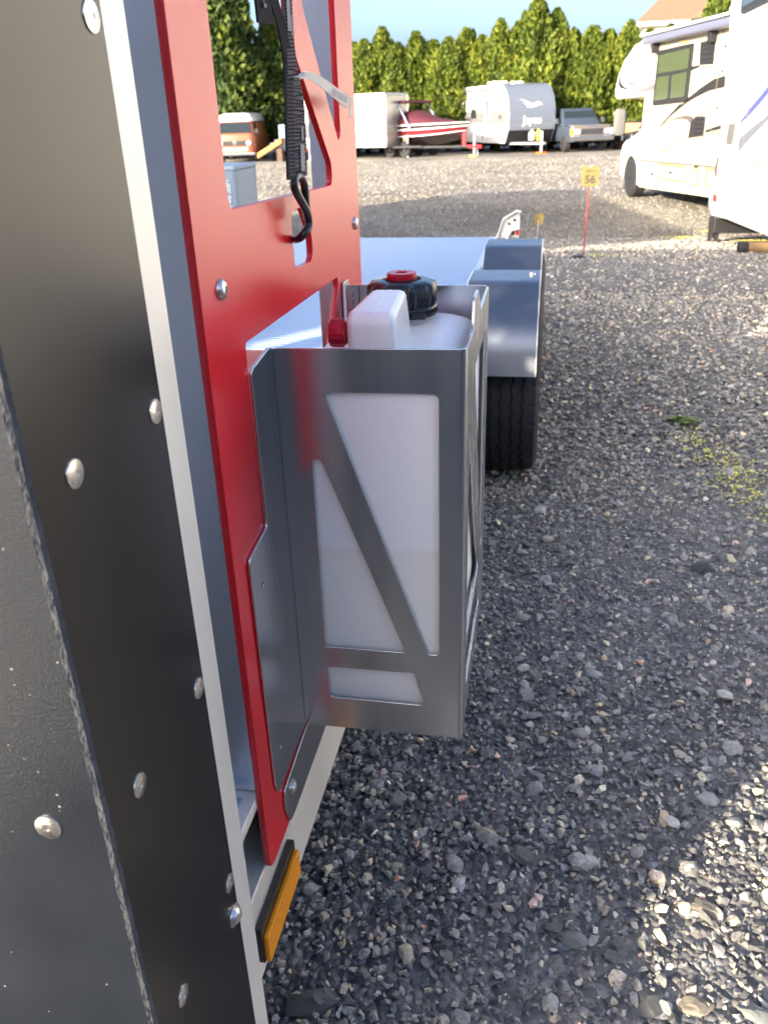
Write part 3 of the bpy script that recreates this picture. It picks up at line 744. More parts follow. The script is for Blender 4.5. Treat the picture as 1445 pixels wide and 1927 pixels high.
# rear light bracket
rbk = put('rear_bracket', plate_mesh(fillet([(-0.2617, 0.5605), (-0.2293, 0.6601), (-0.1581, 0.6981), (-0.1400, 0.692), (-0.1400, 0.5605)], 0.004), [], YF(4.868), 0.006, 0.0008), M['white_paint'], TR)
MB().prism([(-0.2660, 0.5605), (-0.2330, 0.664), (-0.1581, 0.705), (-0.1348, 0.699), (-0.1348, 0.6925), (-0.1581, 0.6985), (-0.2290, 0.6605), (-0.2600, 0.5605)], 'y', 4.845, 4.90).build('rim', M['alu_satin'], rbk)
MB().prism([(-0.215, 0.5605), (-0.19, 0.612), (-0.14, 0.630), (-0.138, 0.612), (-0.185, 0.598), (-0.20, 0.5605)], 'y', 4.83, 4.861).build('rim', M['alu_satin'], rbk)
for x, z in ((-0.197, 0.635), (-0.1680, 0.655), (-0.175, 0.585)):
    MB().lathe([(0.007, 0), (0.006, -0.003), (0.0001, -0.003)], (x, 4.8605, z), 'y', 10).build('bolt_hole', M['dark_hole'], rbk)
MB().box(-0.156, -0.1405, 4.848, 4.8615, 0.577, 0.6).build('marker_light', M['red_lamp'], rbk, bevel=0.002)
MB().box(-2.0, -0.28, 4.922, 4.97, 0.42, 0.552).build('rear_beam', M['alu_rail'], TR, bevel=0.003)
# D ring at the deck edge
MB().lathe([(0.020, 0), (0.019, 0.006), (0.010, 0.013), (0.0001, 0.014)], (-0.345, 2.62, DZ + 0.0005), 'z', 16).build('tie_down', M['alu_satin'], TR, smooth=50)
MB().box(-0.42, -0.29, 2.30, 2.60, DZ + 0.0005, DZ + 0.006).build('tie_down_plate', M['bright_edge'], TR)

# ------------------------------------------------------------------ fuel jug in the bracket
JG = empty('fuel_jug', (-0.165, 0.925, 0.5372), 0, 'white plastic fuel jug with black cap standing in the aluminium bracket', 'fuel jug')
def rr_ring(x0, x1, y0, y1, r, z, k=4):
    pts = []
    for cx, cy, a0 in ((x1 - r, y1 - r, 0), (x0 + r, y1 - r, math.pi / 2), (x0 + r, y0 + r, math.pi), (x1 - r, y0 + r, 1.5 * math.pi)):
        for j in range(k + 1):
            a = a0 + j * math.pi / 2 / k; pts.append((cx + r * math.cos(a), cy + r * math.sin(a), z))
    return pts
jx0, jx1, jy0, jy1 = -0.2500, -0.0745, 0.7755, 1.076
rg = []
for ins, z in ((0.03, 0.5375), (0.012, 0.5395), (0.004, 0.546), (0.0015, 0.56), (0.0, 0.60), (0.0, 0.930), (0.001, 0.945), (0.005, 0.958), (0.013, 0.9665), (0.022, 0.971), (0.035, 0.974)):
    r = 0.028 + ins * 0.3
    rg.append(rr_ring(jx0 + ins, jx1 - ins, jy0 + ins, jy1 - ins, r, z, 6))
jb = MB().rings(rg)
def jug_liquid_mat():
    m = M['jug'].copy(); m.name = 'polyethylene_with_fuel_inside'
    nt = m.node_tree; b = nt.nodes['Principled BSDF']
    tc = nt.nodes.new('ShaderNodeTexCoord'); sx = nt.nodes.new('ShaderNodeSeparateXYZ'); nt.links.new(tc.outputs['Object'], sx.inputs[0])
    nz = nt.nodes.new('ShaderNodeTexNoise'); nz.inputs['Scale'].default_value = 14; nt.links.new(tc.outputs['Object'], nz.inputs['Vector'])
    ad = nt.nodes.new('ShaderNodeMath'); ad.operation = 'MULTIPLY_ADD'; ad.inputs[1].default_value = 0.012
    nt.links.new(nz.outputs['Fac'], ad.inputs[0]); nt.links.new(sx.outputs[2], ad.inputs[2])
    cr = nt.nodes.new('ShaderNodeValToRGB'); el = cr.color_ramp.elements
    mr = nt.nodes.new('ShaderNodeMapRange'); mr.inputs[1].default_value = 0.0; mr.inputs[2].default_value = 0.45
    nt.links.new(ad.outputs[0], mr.inputs[0]); nt.links.new(mr.outputs[0], cr.inputs[0])
    el[0].position = 0.0; el[0].color = (0.93, 0.905, 0.85, 1); el[1].position = 1.0; el[1].color = (0.93, 0.925, 0.915, 1)
    for p, c in ((0.515, (0.90, 0.875, 0.81)), (0.535, (0.87, 0.85, 0.79)), (0.55, (0.925, 0.915, 0.90))):
        e = el.new(p); e.color = (*c, 1)
    nt.links.new(cr.outputs[0], b.inputs['Base Color'])
    return m
jug = jb.build('jug_body', jug_liquid_mat(), JG, smooth=60)
MB().tube([(-0.1640, 0.7955, 0.975), (-0.1640, 0.7958, 1.015), (-0.1640, 0.803, 1.0252), (-0.1650, 0.915, 1.0256), (-0.1650, 0.925, 1.0235)], 0.0005, 5).build('mould_seam', M['jug_mark'], JG)
hb = MB()
hp = fillet([(0.796, 0.955), (0.796, 1.0255), (0.925, 1.0255), (0.965, 0.955)], [0.0, 0.014, 0.02, 0.0])
def hx(y): k = min(1, max(0, (y - 0.80) / 0.12)); return (-0.1885 + 0.002 * k, -0.1395 - 0.0085 * k)
hb.rings([[(hx(y)[0], y, z) for y, z in hp], [(hx(y)[1], y, z) for y, z in hp]])
hnd = hb.build('handle', M['jug'], JG, smooth=40, bevel=0.006)
MB().lathe([(0.036, 0), (0.036, 0.018), (0.034, 0.022), (0.034, 0.03)], (-0.166, 1.005, 0.968), 'z', 32).build('neck', M['jug'], JG, smooth=50)
cc = (-0.1660, 1.005, 0.0)
cp = MB(); n = 96; rings = []
for r, z in ((0.0400, 0.981), (0.0412, 0.9825), (0.0412, 0.991), (0.0400, 0.9925), (0.0385, 0.9935), (0.0385, 1.0135), (0.0370, 1.0175), (0.031, 1.0205), (0.022, 1.0215), (0.0215, 1.0195), (0.001, 1.0195)):
    ring = []
    for j in range(n):
        a = 2 * math.pi * j / n
        rib = 0.0022 if (r == 0.0385 or r == 0.0370) and (j % 12) in (0, 1, 2) else 0.0
        ring.append((cc[0] + 1.06 * (r + rib) * math.cos(a + 0.35), cc[1] + 1.06 * (r + rib) * math.sin(a + 0.35), z))
    rings.append(ring)
cap = cp.rings(rings).build('cap', M['cap_black'], JG, smooth=45)
MB().lathe([(0.0195, 1.0197), (0.0195, 1.0222), (0.0160, 1.0223)], cc, 'z', 30).build('cap_ring', M['dark_hole'], cap, smooth=40)
plug = [(0.0175, 1.0220), (0.0178, 1.0230), (0.0178, 1.0285), (0.0168, 1.0295), (0.0078, 1.0295), (0.0068, 1.0265), (0.0001, 1.0265)]
pg = MB(); rings = []
for r, z in plug:
    ring = []
    for j in range(48):
        a = 2 * math.pi * j / 48
        q = r * (1 + 0.22 * math.cos(6 * a)) if r < 0.01 and r > 0.001 else r
        ring.append((cc[0] + q * math.cos(a), cc[1] + q * math.sin(a), z))
    rings.append(ring)
pg.rings(rings).build('plug', M['cap_red'], cap, smooth=40)
# latch notch on the cap rim
MB().box(-0.148, -0.132, 0.9595, 0.967, 0.9832, 0.9905).build('latch', M['black_plastic'], cap)
vc = MB(); rings = []
for r, h in ((0.009, 0.0), (0.012, -0.002), (0.0120, -0.0035), (0.0142, -0.004), (0.0142, -0.0155), (0.0132, -0.0172), (0.0085, -0.0175), (0.001, -0.0175)):
    ring = []
    for j in range(64):
        a = 2 * math.pi * j / 64; q = r - (0.0007 if r > 0.0141 and j % 4 < 2 else 0)
        ring.append((-0.1892 + h, 0.807 + q * math.cos(a), 1.0035 + q * math.sin(a)))
    rings.append(ring)
vc.rings(rings).build('vent_cap', M['vent_red'], JG, smooth=45)
# faint moulded figures on the front face
def arc_pts(cx, cz, rx, rz, a0, a1, k=14): return [(cx + rx * math.cos(a), 0.7752, cz + rz * math.sin(a)) for a in np.linspace(a0, a1, k)]
MB().tube(arc_pts(-0.152, 0.918, 0.016, 0.010, 2.2, -1.2), 0.00035, 4).tube(arc_pts(-0.152, 0.876, 0.016, 0.013, 2.0, -1.6), 0.00035, 4).build('moulded_mark', M['jug_mark'], JG)

# ------------------------------------------------------------------ strap with hook, white tag
ST = empty('ratchet_strap', (-0.243, 0.875, 1.06), 0, 'dark patterned ratchet strap ending in a black coated S hook in the red panel slot', 'strap')
def ribbon(b, path, width_dir, half, thick):
    wd = Vector(width_dir).normalized(); path = [Vector(p) for p in path]; rings = []
    for i, p in enumerate(path):
        t = (path[min(i + 1, len(path) - 1)] - path[max(i - 1, 0)]).normalized()
        nn = t.cross(wd).normalized(); h = half[i] if isinstance(half, (list, tuple)) else half
        rings.append([p + wd * h - nn * thick, p + wd * h + nn * thick, p - wd * h + nn * thick, p - wd * h - nn * thick])
    return b.rings(rings)
def lerp_path(pts, k=10):
    out = []
    for i in range(len(pts) - 1):
        a, b = Vector(pts[i]), Vector(pts[i + 1])
        for j in range(k): out.append(a.lerp(b, j / k))
    out.append(Vector(pts[-1])); return out
def smooth_path(p, it=3):
    p = [Vector(q) for q in p]
    for _ in range(it):
        q = [p[0]]
        for a, b in zip(p[:-1], p[1:]): q += [a.lerp(b, 0.25), a.lerp(b, 0.75)]
        p = q + [p[-1]]
    return p
wdir = (0.35, 1, 0)
wp = smooth_path([(-0.242, 0.862, 1.60), (-0.242, 0.857, 1.3216), (-0.242, 0.855, 1.2968), (-0.242, 0.8534, 1.2672), (-0.242, 0.855, 1.2412), (-0.2415, 0.8641, 1.2143), (-0.2415, 0.8627, 1.1816), (-0.242, 0.859, 1.147)], 2)
def hw_at(z): return 0.0062 if z > 1.26 else 0.0062 + 0.0046 * min(1, (1.26 - z) / 0.04)
ribbon(MB(), wp, wdir, [hw_at(p.z) for p in wp], 0.0011).build('webbing', M['webbing_grey'], ST)
wp2 = smooth_path([(-0.245, 0.70, 1.60), (-0.244, 0.803, 1.3149), (-0.244, 0.8194, 1.2934), (-0.244, 0.8423, 1.2708), (-0.2445, 0.8524, 1.2455), (-0.2445, 0.8474, 1.2188), (-0.2445, 0.8411, 1.1869), (-0.244, 0.8332, 1.1459)], 2)
ribbon(MB(), wp2, wdir, 0.0062, 0.0011).build('webbing', M['webbing'], ST)
# woven ribs across both plies
def path_at(path, z): 
    zs = [p.z for p in path][::-1]
    return (np.interp(z, zs, [p.x for p in path][::-1]), np.interp(z, zs, [p.y for p in path][::-1]))
wn_ = Vector(wdir).normalized(); fnrm = Vector((wn_.y, -wn_.x, 0))
sb = MB()
for i in range(52):
    z = 1.150 + i * 0.0031; x, y = path_at(wp, z); h = hw_at(z) * 0.96; c = Vector((x, y, z)) + fnrm * 0.0011
    if z > 1.24:
        sb.tube([c - wn_ * h, c + wn_ * h + Vector((0, 0, 0.001))], 0.00055, 4)
    else:
        w1, w2 = random.uniform(-.0016, .0016), random.uniform(-.0016, .0016)
        sb.tube([c - wn_ * h + Vector((0, 0, w1)), c + Vector((0, 0, w2)), c + wn_ * h - Vector((0, 0, w1))], random.uniform(0.0004, 0.0008), 4)
o = sb.build('stitching', M['webbing'], ST); o['kind'] = 'stuff'
sb = MB()
for i in range(30):
    z = 1.150 + i * 0.0032; x, y = path_at(wp2, z); c = Vector((x, y, z)) + fnrm * 0.0011
    sb.tube([c - wn_ * 0.004, c + wn_ * 0.0062], 0.0006, 4)
o = sb.build('weave_ribs', M['webbing_grey'], ST); o['kind'] = 'stuff'
for z0, z1, a_, b_ in ((1.272, 1.300, -0.004, 0.001), (1.268, 1.285, 0.0015, 0.003), (1.152, 1.176, -0.001, 0.006), (1.180, 1.192, 0.002, 0.005)):
    pm_ = MB(); rr_ = []
    for z in (z0, z1):
        x, y = path_at(wp, z); c = Vector((x, y, z)) + fnrm * 0.0022
        rr_ += [c + wn_ * a_, c + wn_ * b_]
    pm_.add([rr_[0], rr_[1], rr_[3], rr_[2]], [(0, 1, 2, 3)]).build('webbing_print', M['web_mark'], ST)
# coated wire hook
hk = [(-0.2585, 0.882, 1.0838), (-0.2545, 0.876, 1.0850), (-0.2490, 0.868, 1.0872), (-0.2440, 0.868, 1.0918), (-0.241, 0.877, 1.0981), (-0.241, 0.8762, 1.107), (-0.241, 0.8663, 1.1163), (-0.242, 0.8512, 1.1273), (-0.243, 0.8401, 1.1362), (-0.243, 0.8381, 1.1426), (-0.243, 0.8449, 1.1475),
      (-0.2435, 0.8625, 1.1478), (-0.245, 0.8776, 1.1428), (-0.2455, 0.8858, 1.1352), (-0.2455, 0.8868, 1.1233), (-0.2455, 0.8862, 1.113), (-0.2455, 0.8844, 1.1044)]
hkp = smooth_path(hk)
MB().tube(hkp, 0.0042, 12).build('hook', M['black_hook'], ST, smooth=70)
# loose strap end hanging in the window
LE = MB(); ribbon(LE, lerp_path([(-0.250, 0.79, 1.60), (-0.250, 0.8048, 1.3078), (-0.25, 0.8083, 1.2751)], 6), wdir, 0.0105, 0.0014)
le = LE.build('loose_end', M['webbing'], ST)
for dy in (-0.004, 0.003):
    MB().tube([(-0.2478, 0.806 + dy, 1.34), (-0.2478, 0.8075 + dy, 1.286)], 0.0005, 4).build('print_line', M['web_mark'], le)
MB().box(-0.2482, -0.2476, 0.803, 0.812, 1.287, 1.2895).build('print_line', M['web_mark'], le)
TG = empty('tag_band', (-0.24, 0.96, 1.23), 0, 'white plastic band tied round the strap and sticking out to the side', 'tag')
tp = smooth_path([(-0.2405, 0.860, 1.2335), (-0.2385, 0.885, 1.2375), (-0.236, 0.915, 1.236), (-0.235, 0.955, 1.230), (-0.236, 1.01, 1.222), (-0.238, 1.065, 1.2155), (-0.2395, 1.082, 1.2140)], 2)
hw = [0.0020 + 0.0048 * min(1, i / (len(tp) * 0.8)) for i in range(len(tp))]
ribbon(MB(), tp, (0.25, 0.35, 1), hw, 0.0005).build('band', M['tag'], TG, smooth=60)
ribbon(MB(), smooth_path([(-0.2395, 1.080, 1.2190), (-0.240, 1.10, 1.2165), (-0.2425, 1.109, 1.207), (-0.243, 1.108, 1.199)], 2), (0.2, 0.7, 0.6), 0.004, 0.0003).build('torn_end', M['tag'], TG, smooth=60)
for i in range(7):
    y = 0.985 + i * 0.0125
    MB().tube([(-0.2355 - (y - 0.985) * 0.028 + 0.0008, y, 1.2205 - (y - 0.985) * 0.09), (-0.2355 - (y - 0.985) * 0.028 + 0.0015, y + 0.002, 1.2275 - (y - 0.985) * 0.09)], 0.0004, 4).build('print_mark', M['tag_print'], TG)
MB().tube([(-0.2480, 0.8545, 1.2335), (-0.2385, 0.858, 1.2345), (-0.2350, 0.872, 1.2365), (-0.2395, 0.892, 1.2385), (-0.2505, 0.890, 1.2370), (-0.2530, 0.868, 1.2345), (-0.2480, 0.8545, 1.2335)], 0.0012, 6).build('loop', M['tag'], TG)

# orange vinyl bag on the deck behind the bracket
OB = empty('tie_down_bag', (-0.43, 0.95, DZ), 0, 'bright orange tie-down bag on the trailer deck just inside the red panel', 'bag')
rg = []
for ins, z in ((0.02, DZ + 0.001), (0.004, DZ + 0.02), (0.0, DZ + 0.12), (0.0, DZ + 0.28), (0.004, 0.892), (0.014, 0.905), (0.055, 0.912)):
    rg.append(rr_ring(-0.60 + ins, -0.275 - ins, 0.80 + ins, 1.12 - ins, 0.05 + ins * 0.2, z, 5))
MB().rings(rg).build('bag_body', M['orange'], OB, smooth=50)
MB().tube([(-0.50, 0.96, 0.911), (-0.49, 0.96, 0.919), (-0.42, 0.96, 0.921), (-0.38, 0.96, 0.919), (-0.37, 0.96, 0.911)], 0.004, 6).build('bag_handle', M['orange'], OB, smooth=60)

# wheelie bin seen through the upper cut-out
BN = empty('plastic_bin', (-2.23, 5.75, 0.0), 0, 'grey blue plastic bin with raised letters seen through the red panel cut-out', 'bin')
rg = []
for g, z in ((0.0, 0.0), (0.02, 0.6), (0.028, 0.90)):
    rg.append(rr_ring(-2.45 - g, -2.015 + g, 5.55 - g, 5.95 + g, 0.03, z, 3))
bb = MB().rings(rg).build('bin_body', M['bin'], BN, smooth=40)
MB().prism(fillet([(-2.475, 0.9005), (-2.475, 0.93), (-1.99, 0.93), (-1.99, 0.9005)], 0.012), 'y', 5.525, 5.98).build('bin_lid', M['bin'], BN, bevel=0.008)
put('raised_letters', text_mesh('VES BMA', 0.062, ((-2.055, 5.527, 0.745), (0, 0.03, -1), (1, 0, 0)), 0.02, 0.001, spacing=0.85), M['bin_text'], BN)

# ------------------------------------------------------------------ signs
def sign(x, y, h, label, w, ph, post_m, txt=None, base=True, face=1):
    z0 = gz(y)
    r = empty('site_marker_sign', (x, y, z0), 0.0, label, 'sign', 'small numbered marker signs in the gravel')
    MB().tube([(x - 0.012, y, z0 - 0.02), (x, y, z0 + h - ph * 0.6)], 0.006, 8).build('post', post_m, r, smooth=60)
    pl = MB().prism(fillet([(x - w / 2, z0 + h - ph), (x - w / 2, z0 + h), (x + w / 2, z0 + h), (x + w / 2, z0 + h - ph)], 0.004), 'y', y - 0.010 * face, y - 0.0075 * face).build('plate', M['sign'], r, bevel=0.0006)
    if txt:
        put('number', text_mesh(txt, 0.095, ((x, y - 0.0112, z0 + h - ph * 0.68), (1, 0, 0), (0, 0, 1)), 0.001, 0.003), M['sign_black'], pl)
        MB().prism([(x - 0.05, z0 + h - 0.040), (x - 0.012, z0 + h - 0.030), (x - 0.012, z0 + h - 0.036), (x + 0.05, z0 + h - 0.036), (x + 0.05, z0 + h - 0.044), (x - 0.012, z0 + h - 0.044), (x - 0.012, z0 + h - 0.050)], 'y', y - 0.0112, y - 0.0102).build('arrow', M['sign_black'], pl)
        MB().lathe([(0.012, 0), (0.011, -0.004), (0.0001, -0.005)], (x, y - 0.010, z0 + h - 0.006), 'y', 12).build('clip', M['steel'], pl)
    if base:
        MB().lathe([(0.085, -0.005), (0.07, 0.02), (0.035, 0.035), (0.0001, 0.038)], (x - 0.055, y - 0.03, z0), 'z', 18).build('base', M['black_plastic'], r, smooth=60)
    return r
sign(0.372, 8.2, 0.795, 'ochre marker sign with arrow and number 56 on a thin red post', 0.150, 0.165, M['red_post'], '56')
sign(-0.075, 9.55, 0.37, 'small plain ochre marker on a short grey post behind the trailer fender', 0.093, 0.11, M['grey_metal'], None, False, -1)

# ------------------------------------------------------------------ timber, weeds, petals
wb = MB().prism([(-0.06, 0.0), (-0.075, 0.05), (-0.05, 0.10), (0.05, 0.105), (0.075, 0.06), (0.06, 0.0)], 'x', -0.12, 0.5)
WBR = empty('timber_post', (2.05, 8.85, gz(8.85)), 0.05, 'short timber post with a dark end lying on the gravel below the large white camper', 'timber')
wb.build('timber', M['wood'], WBR, world=False, bevel=0.01)
MB().prism([(-0.062, -0.002), (-0.077, 0.05), (-0.051, 0.103), (0.051, 0.107), (0.077, 0.06), (0.062, -0.002)], 'x', -0.20, -0.118).build('end_cap', M['rubber'], WBR, world=False, bevel=0.012)

def leaf_plant(x, y, n, size, label, seed):
    r = np.random.default_rng(seed); b = MB()
    for i in range(n):
        a = r.uniform(0, 2 * math.pi); L = size * r.uniform(0.6, 1.1); w = L * 0.32; el = r.uniform(0.15, 0.8)
        c = Vector((x + r.uniform(-1, 1) * size * 0.8, y + r.uniform(-1, 1) * size * 0.5, gz(y) + 0.016))
        d = Vector((math.cos(a) * math.cos(el), math.sin(a) * math.cos(el), math.sin(el))); s = Vector((-math.sin(a), math.cos(a), 0))
        m1 = c + d * L * 0.5 + Vector((0, 0, L * 0.05)); e = c + d * L - Vector((0, 0, L * 0.15))
        b.add([c, m1 + s * w, e, m1 - s * w, m1], [(0, 1, 4), (1, 2, 4), (2, 3, 4), (3, 0, 4)])
    return tag(b.build('weed', M['leaf_weed']), label, 'weed')
leaf_plant(0.61, 3.42, 55, 0.05, 'low green leafy weed growing in the gravel above the yellow petals', 5)
leaf_plant(0.50, 9.05, 20, 0.03, 'small bright green weed in the gravel right of the red sign post', 6)
leaf_plant(-1.55, 11.3, 34, 0.06, 'green weed tuft at the shadow edge beyond the trailer deck', 8)
leaf_plant(0.10, 2.02, 5, 0.012, 'tiny green sprig in the gravel right of the fuel jug bracket', 9)

def petals():
    V, F = hull_variant(8, 0.35, 77)
    out = []
    def cl(cx, cy, sx, sy, n, ang=0):
        u, v = rng.normal(0, 1, n) * sx, rng.normal(0, 1, n) * sy
        return np.stack([cx + u * math.cos(ang) - v * math.sin(ang), cy + u * math.sin(ang) + v * math.cos(ang), np.zeros(n)], -1)
    p = np.concatenate([cl(0.62, 3.15, 0.06, 0.16, 130), cl(0.70, 2.88, 0.05, 0.14, 330), cl(0.77, 2.62, 0.05, 0.12, 150), cl(0.68, 2.9, 0.12, 0.3, 80)])
    q = np.concatenate([cl(1.75, 12.2, 0.12, 0.10, 120), cl(2.45, 11.2, 0.12, 0.08, 120), cl(0.55, 8.3, 0.10, 0.10, 30), cl(2.3, 13.2, 0.06, 0.05, 60)])
    for s0, pp in ((0.0075, p), (0.016, q)):
        s = s0 * rng.uniform(0.5, 1.25, len(pp))
        pp[:, 2] = [gz(y) for y in pp[:, 1]]
        pp[:, 2] += 0.006 + s * 0.35 + (0.008 if s0 < 0.01 else 0.01)
        out.append((pp, s, [(V, F)]))
    tag(scatter_stones('petal_litter', out, M['petal'], 60), 'scattered yellow petals and bits lying on the gravel', 'petals', kind='stuff')
petals()

# ------------------------------------------------------------------ vehicles
def wheel_part(root, x, y, r=0.36, w=0.24, rim=M['chrome'], z=None):
    wr = empty('wheel', (x, y, r if z is None else z)); wr.parent = root
    MB().lathe([(r * 0.62, -w / 2), (r * 0.9, -w / 2), (r, -w * 0.36), (r, w * 0.36), (r * 0.9, w / 2), (r * 0.62, w / 2)], (0, 0, 0), 'x', 28).build('tyre', M['rubber'], wr, world=False, smooth=40)
    MB().lathe([(r * 0.62, -w * 0.42), (r * 0.5, -w * 0.3), (r * 0.2, -w * 0.34), (r * 0.14, -w * 0.5), (0.001, -w * 0.5)], (0, 0, 0), 'x', 20).build('rim', rim, wr, world=False, smooth=40)
    MB().lathe([(r * 0.62, w * 0.42), (r * 0.5, w * 0.3), (r * 0.2, w * 0.34), (r * 0.14, w * 0.5), (0.001, w * 0.5)], (0, 0, 0), 'x', 20).build('rim', rim, wr, world=False, smooth=40)
    return wr
def P(mb, name, m, root, smooth=None, bevel=0.0): return mb.build(name, m, root, world=False, smooth=smooth, bevel=bevel)
def q4(a, b, c, d): return MB().add([a, b, c, d], [(0, 1, 2, 3)])
R_ = math.radians
GZ = -0.63

# camper van, nose towards the lot
V = empty('camper_van', (-14.35, 40.2, GZ), R_(9), 'orange and white camper van at the left, facing the lot', 'van', 'vehicles parked along the hedge')
lo = [rr_ring(-0.86, 0.86, 0.06, 4.4, 0.25, 0.33, 4), rr_ring(-0.92, 0.92, 0.0, 4.5, 0.28, 0.5, 4), rr_ring(-0.93, 0.93, 0.0, 4.5, 0.28, 0.85, 4), rr_ring(-0.91, 0.91, 0.05, 4.48, 0.26, 1.18, 4)]
P(MB().rings(lo), 'body', M['vw_orange'], V, smooth=40)
up = [rr_ring(-0.90, 0.90, 0.06, 4.47, 0.26, 1.182, 4), rr_ring(-0.80, 0.80, 0.42, 4.40, 0.24, 1.74, 4)]
P(MB().rings(up), 'cabin', M['vw_orange'], V, smooth=40)
P(MB().rings([rr_ring(-0.83, 0.83, 0.36, 4.42, 0.26, 1.742, 4), rr_ring(-0.82, 0.82, 0.38, 4.40, 0.26, 1.84, 4), rr_ring(-0.74, 0.74, 0.52, 4.3, 0.26, 2.02, 4), rr_ring(-0.55, 0.55, 0.8, 4.1, 0.26, 2.10, 4)]), 'roof', M['white_paint'], V, smooth=50)
ws = P(q4((-0.76, 0.088, 1.25), (0.76, 0.088, 1.25), (0.68, 0.390, 1.70), (-0.68, 0.390, 1.70)), 'windscreen', M['glass'], V)
for sx in (-1, 1):
    P(q4((sx * 0.905, 0.45, 1.25), (sx * 0.905, 1.3, 1.25), (sx * 0.822, 1.3, 1.68), (sx * 0.822, 0.65, 1.68)), 'side_window', M['glass'], V)
    P(MB().lathe([(0.115, 0.0), (0.115, -0.02), (0.09, -0.04), (0.001, -0.05)], (sx * 0.66, -0.004, 0.83), 'y', 18), 'headlight', M['lamp'], V, smooth=50)
    P(MB().lathe([(0.06, 0.0), (0.06, -0.02), (0.001, -0.03)], (sx * 0.42, -0.012, 0.47), 'y', 14), 'indicator', M['amber_lamp'], V, smooth=50)
    P(MB().box(sx * 1.05 - 0.07, sx * 1.05 + 0.07, 0.12, 0.17, 1.22, 1.42), 'mirror', M['black_trim'], V, bevel=0.02)
    for y in (0.75, 3.3): wheel_part(V, sx * 0.80, y, 0.32, 0.19)
P(MB().box(-0.54, 0.54, -0.022, -0.006, 0.73, 0.93), 'grille', M['black_trim'], V)
P(MB().lathe([(0.095, 0), (0.095, -0.012), (0.075, -0.013), (0.075, 0.0)], (0, -0.024, 0.84), 'y', 20), 'emblem', M['chrome'], V)
put('emblem_letters', text_mesh('V\nW', 0.085, ((0, -0.036, 0.842), (1, 0, 0), (0, 0, 1)), 0.006), M['chrome'], V, world=False)
P(MB().box(-0.6, 0.6, -0.03, -0.008, 0.5, 0.65), 'lower_grille', M['grey_metal'], V)
P(MB().box(-0.93, 0.93, -0.12, -0.032, 0.31, 0.44), 'bumper', M['chrome'], V, bevel=0.03)
P(MB().box(-0.05, 0.55, 0.5, 0.8, 1.22, 1.4).box(-0.15, 0.1, 0.45, 0.6, 1.2, 1.55), 'dashboard_items', M['dash_item'], V)

# lumber pile, barrel and small grey utility trailer
UT = empty('utility_trailer', (-11.9, 41.0, GZ), R_(20), 'small grey utility trailer between the orange van and the covered trailer', 'trailer', 'vehicles parked along the hedge')
P(MB().box(-0.7, 0.6, 0.0, 1.9, 0.42, 0.9), 'bed', M['grey_metal'], UT, bevel=0.02)
P(MB().prism([(0.1, 0.40), (0.12, 0.68), (0.35, 0.78), (0.75, 0.78), (0.95, 0.66), (0.97, 0.4)], 'x', -0.92, -0.702), 'mudguard', M['barrel'], UT)
wheel_part(UT, -0.80, 0.52, 0.28, 0.18); wheel_part(UT, 0.70, 0.52, 0.28, 0.18)
P(MB().box(-0.05, 0.05, -1.0, 0.0, 0.42, 0.5), 'drawbar', M['grey_metal'], UT)
BA = empty('barrel', (-12.1, 40.75, GZ + 0.9), 0, 'blue grey drum standing on the small utility trailer', 'barrel')
P(MB().lathe([(0.24, 0), (0.25, 0.02), (0.25, 0.2), (0.26, 0.21), (0.25, 0.22), (0.25, 0.4), (0.26, 0.41), (0.25, 0.42), (0.25, 0.60), (0.23, 0.62), (0.001, 0.62)], (0, 0, 0.03), 'z', 20), 'drum', M['barrel'], BA, smooth=40)
LB = empty('lumber_pile', (-12.75, 40.4, GZ), 0, 'tilted pile of orange toned boards between the van and the blue grey drum', 'lumber')
for i in range(4):
    for j in range(2):
        b = MB(); x0, z0 = -0.55, 0.16 + i * 0.06; y0 = -0.25 + j * 0.26
        b.add([(x0, y0, z0), (x0 + 1.2, y0, z0 + 0.62), (x0 + 1.2, y0 + 0.24, z0 + 0.62), (x0, y0 + 0.24, z0), (x0, y0, z0 + 0.05), (x0 + 1.2, y0, z0 + 0.67), (x0 + 1.2, y0 + 0.24, z0 + 0.67), (x0, y0 + 0.24, z0 + 0.05)],
              [(0, 3, 2, 1), (4, 5, 6, 7), (0, 1, 5, 4), (1, 2, 6, 5), (2, 3, 7, 6), (3, 0, 4, 7)])
        P(b, 'board', M['lumber'], LB)
P(MB().box(0.35, 0.6, -0.1, 0.3, 0.0, 0.58), 'block', M['bark'], LB)

TT = empty('covered_trailer', (-11.0, 41.2, GZ), R_(12), 'white low trailer with a dark grey sloping cover behind the hanging strap', 'trailer', 'vehicles parked along the hedge')
P(MB().box(-1.05, 1.05, 0.0, 3.6, 0.38, 0.95), 'body', M['white_paint'], TT, bevel=0.06)
for z in (0.62, 0.80): P(MB().box(-1.06, 1.06, -0.012, 0.2, z, z + 0.035), 'stripe', M['grey_band'], TT)
P(MB().prism([(-1.02, 0.951), (-0.85, 1.30), (-0.55, 1.52), (0.1, 1.50), (0.75, 1.25), (1.03, 0.951)], 'y', 0.05, 3.5), 'cover', M['tarp'], TT, bevel=0.05)
P(MB().lathe([(0.11, 0), (0.1, -0.05), (0.001, -0.06)], (0.86, 0.04, 1.2), 'y', 12), 'lamp', M['amber_lamp'], TT, smooth=50)
P(MB().box(-0.5, 0.1, -0.02, -0.008, 0.39, 0.52), 'reflector', M['red_lamp'], TT)
P(MB().box(-0.05, 0.05, -1.1, 0.0, 0.4, 0.47), 'drawbar', M['grey_metal'], TT)
P(MB().tube([(0, -1.0, 0), (0, -1.0, 0.75)], 0.05, 8).tube([(0, -1.0, 0.72), (0.15, -1.0, 0.75)], 0.03, 6), 'jack', M['white_paint'], TT)
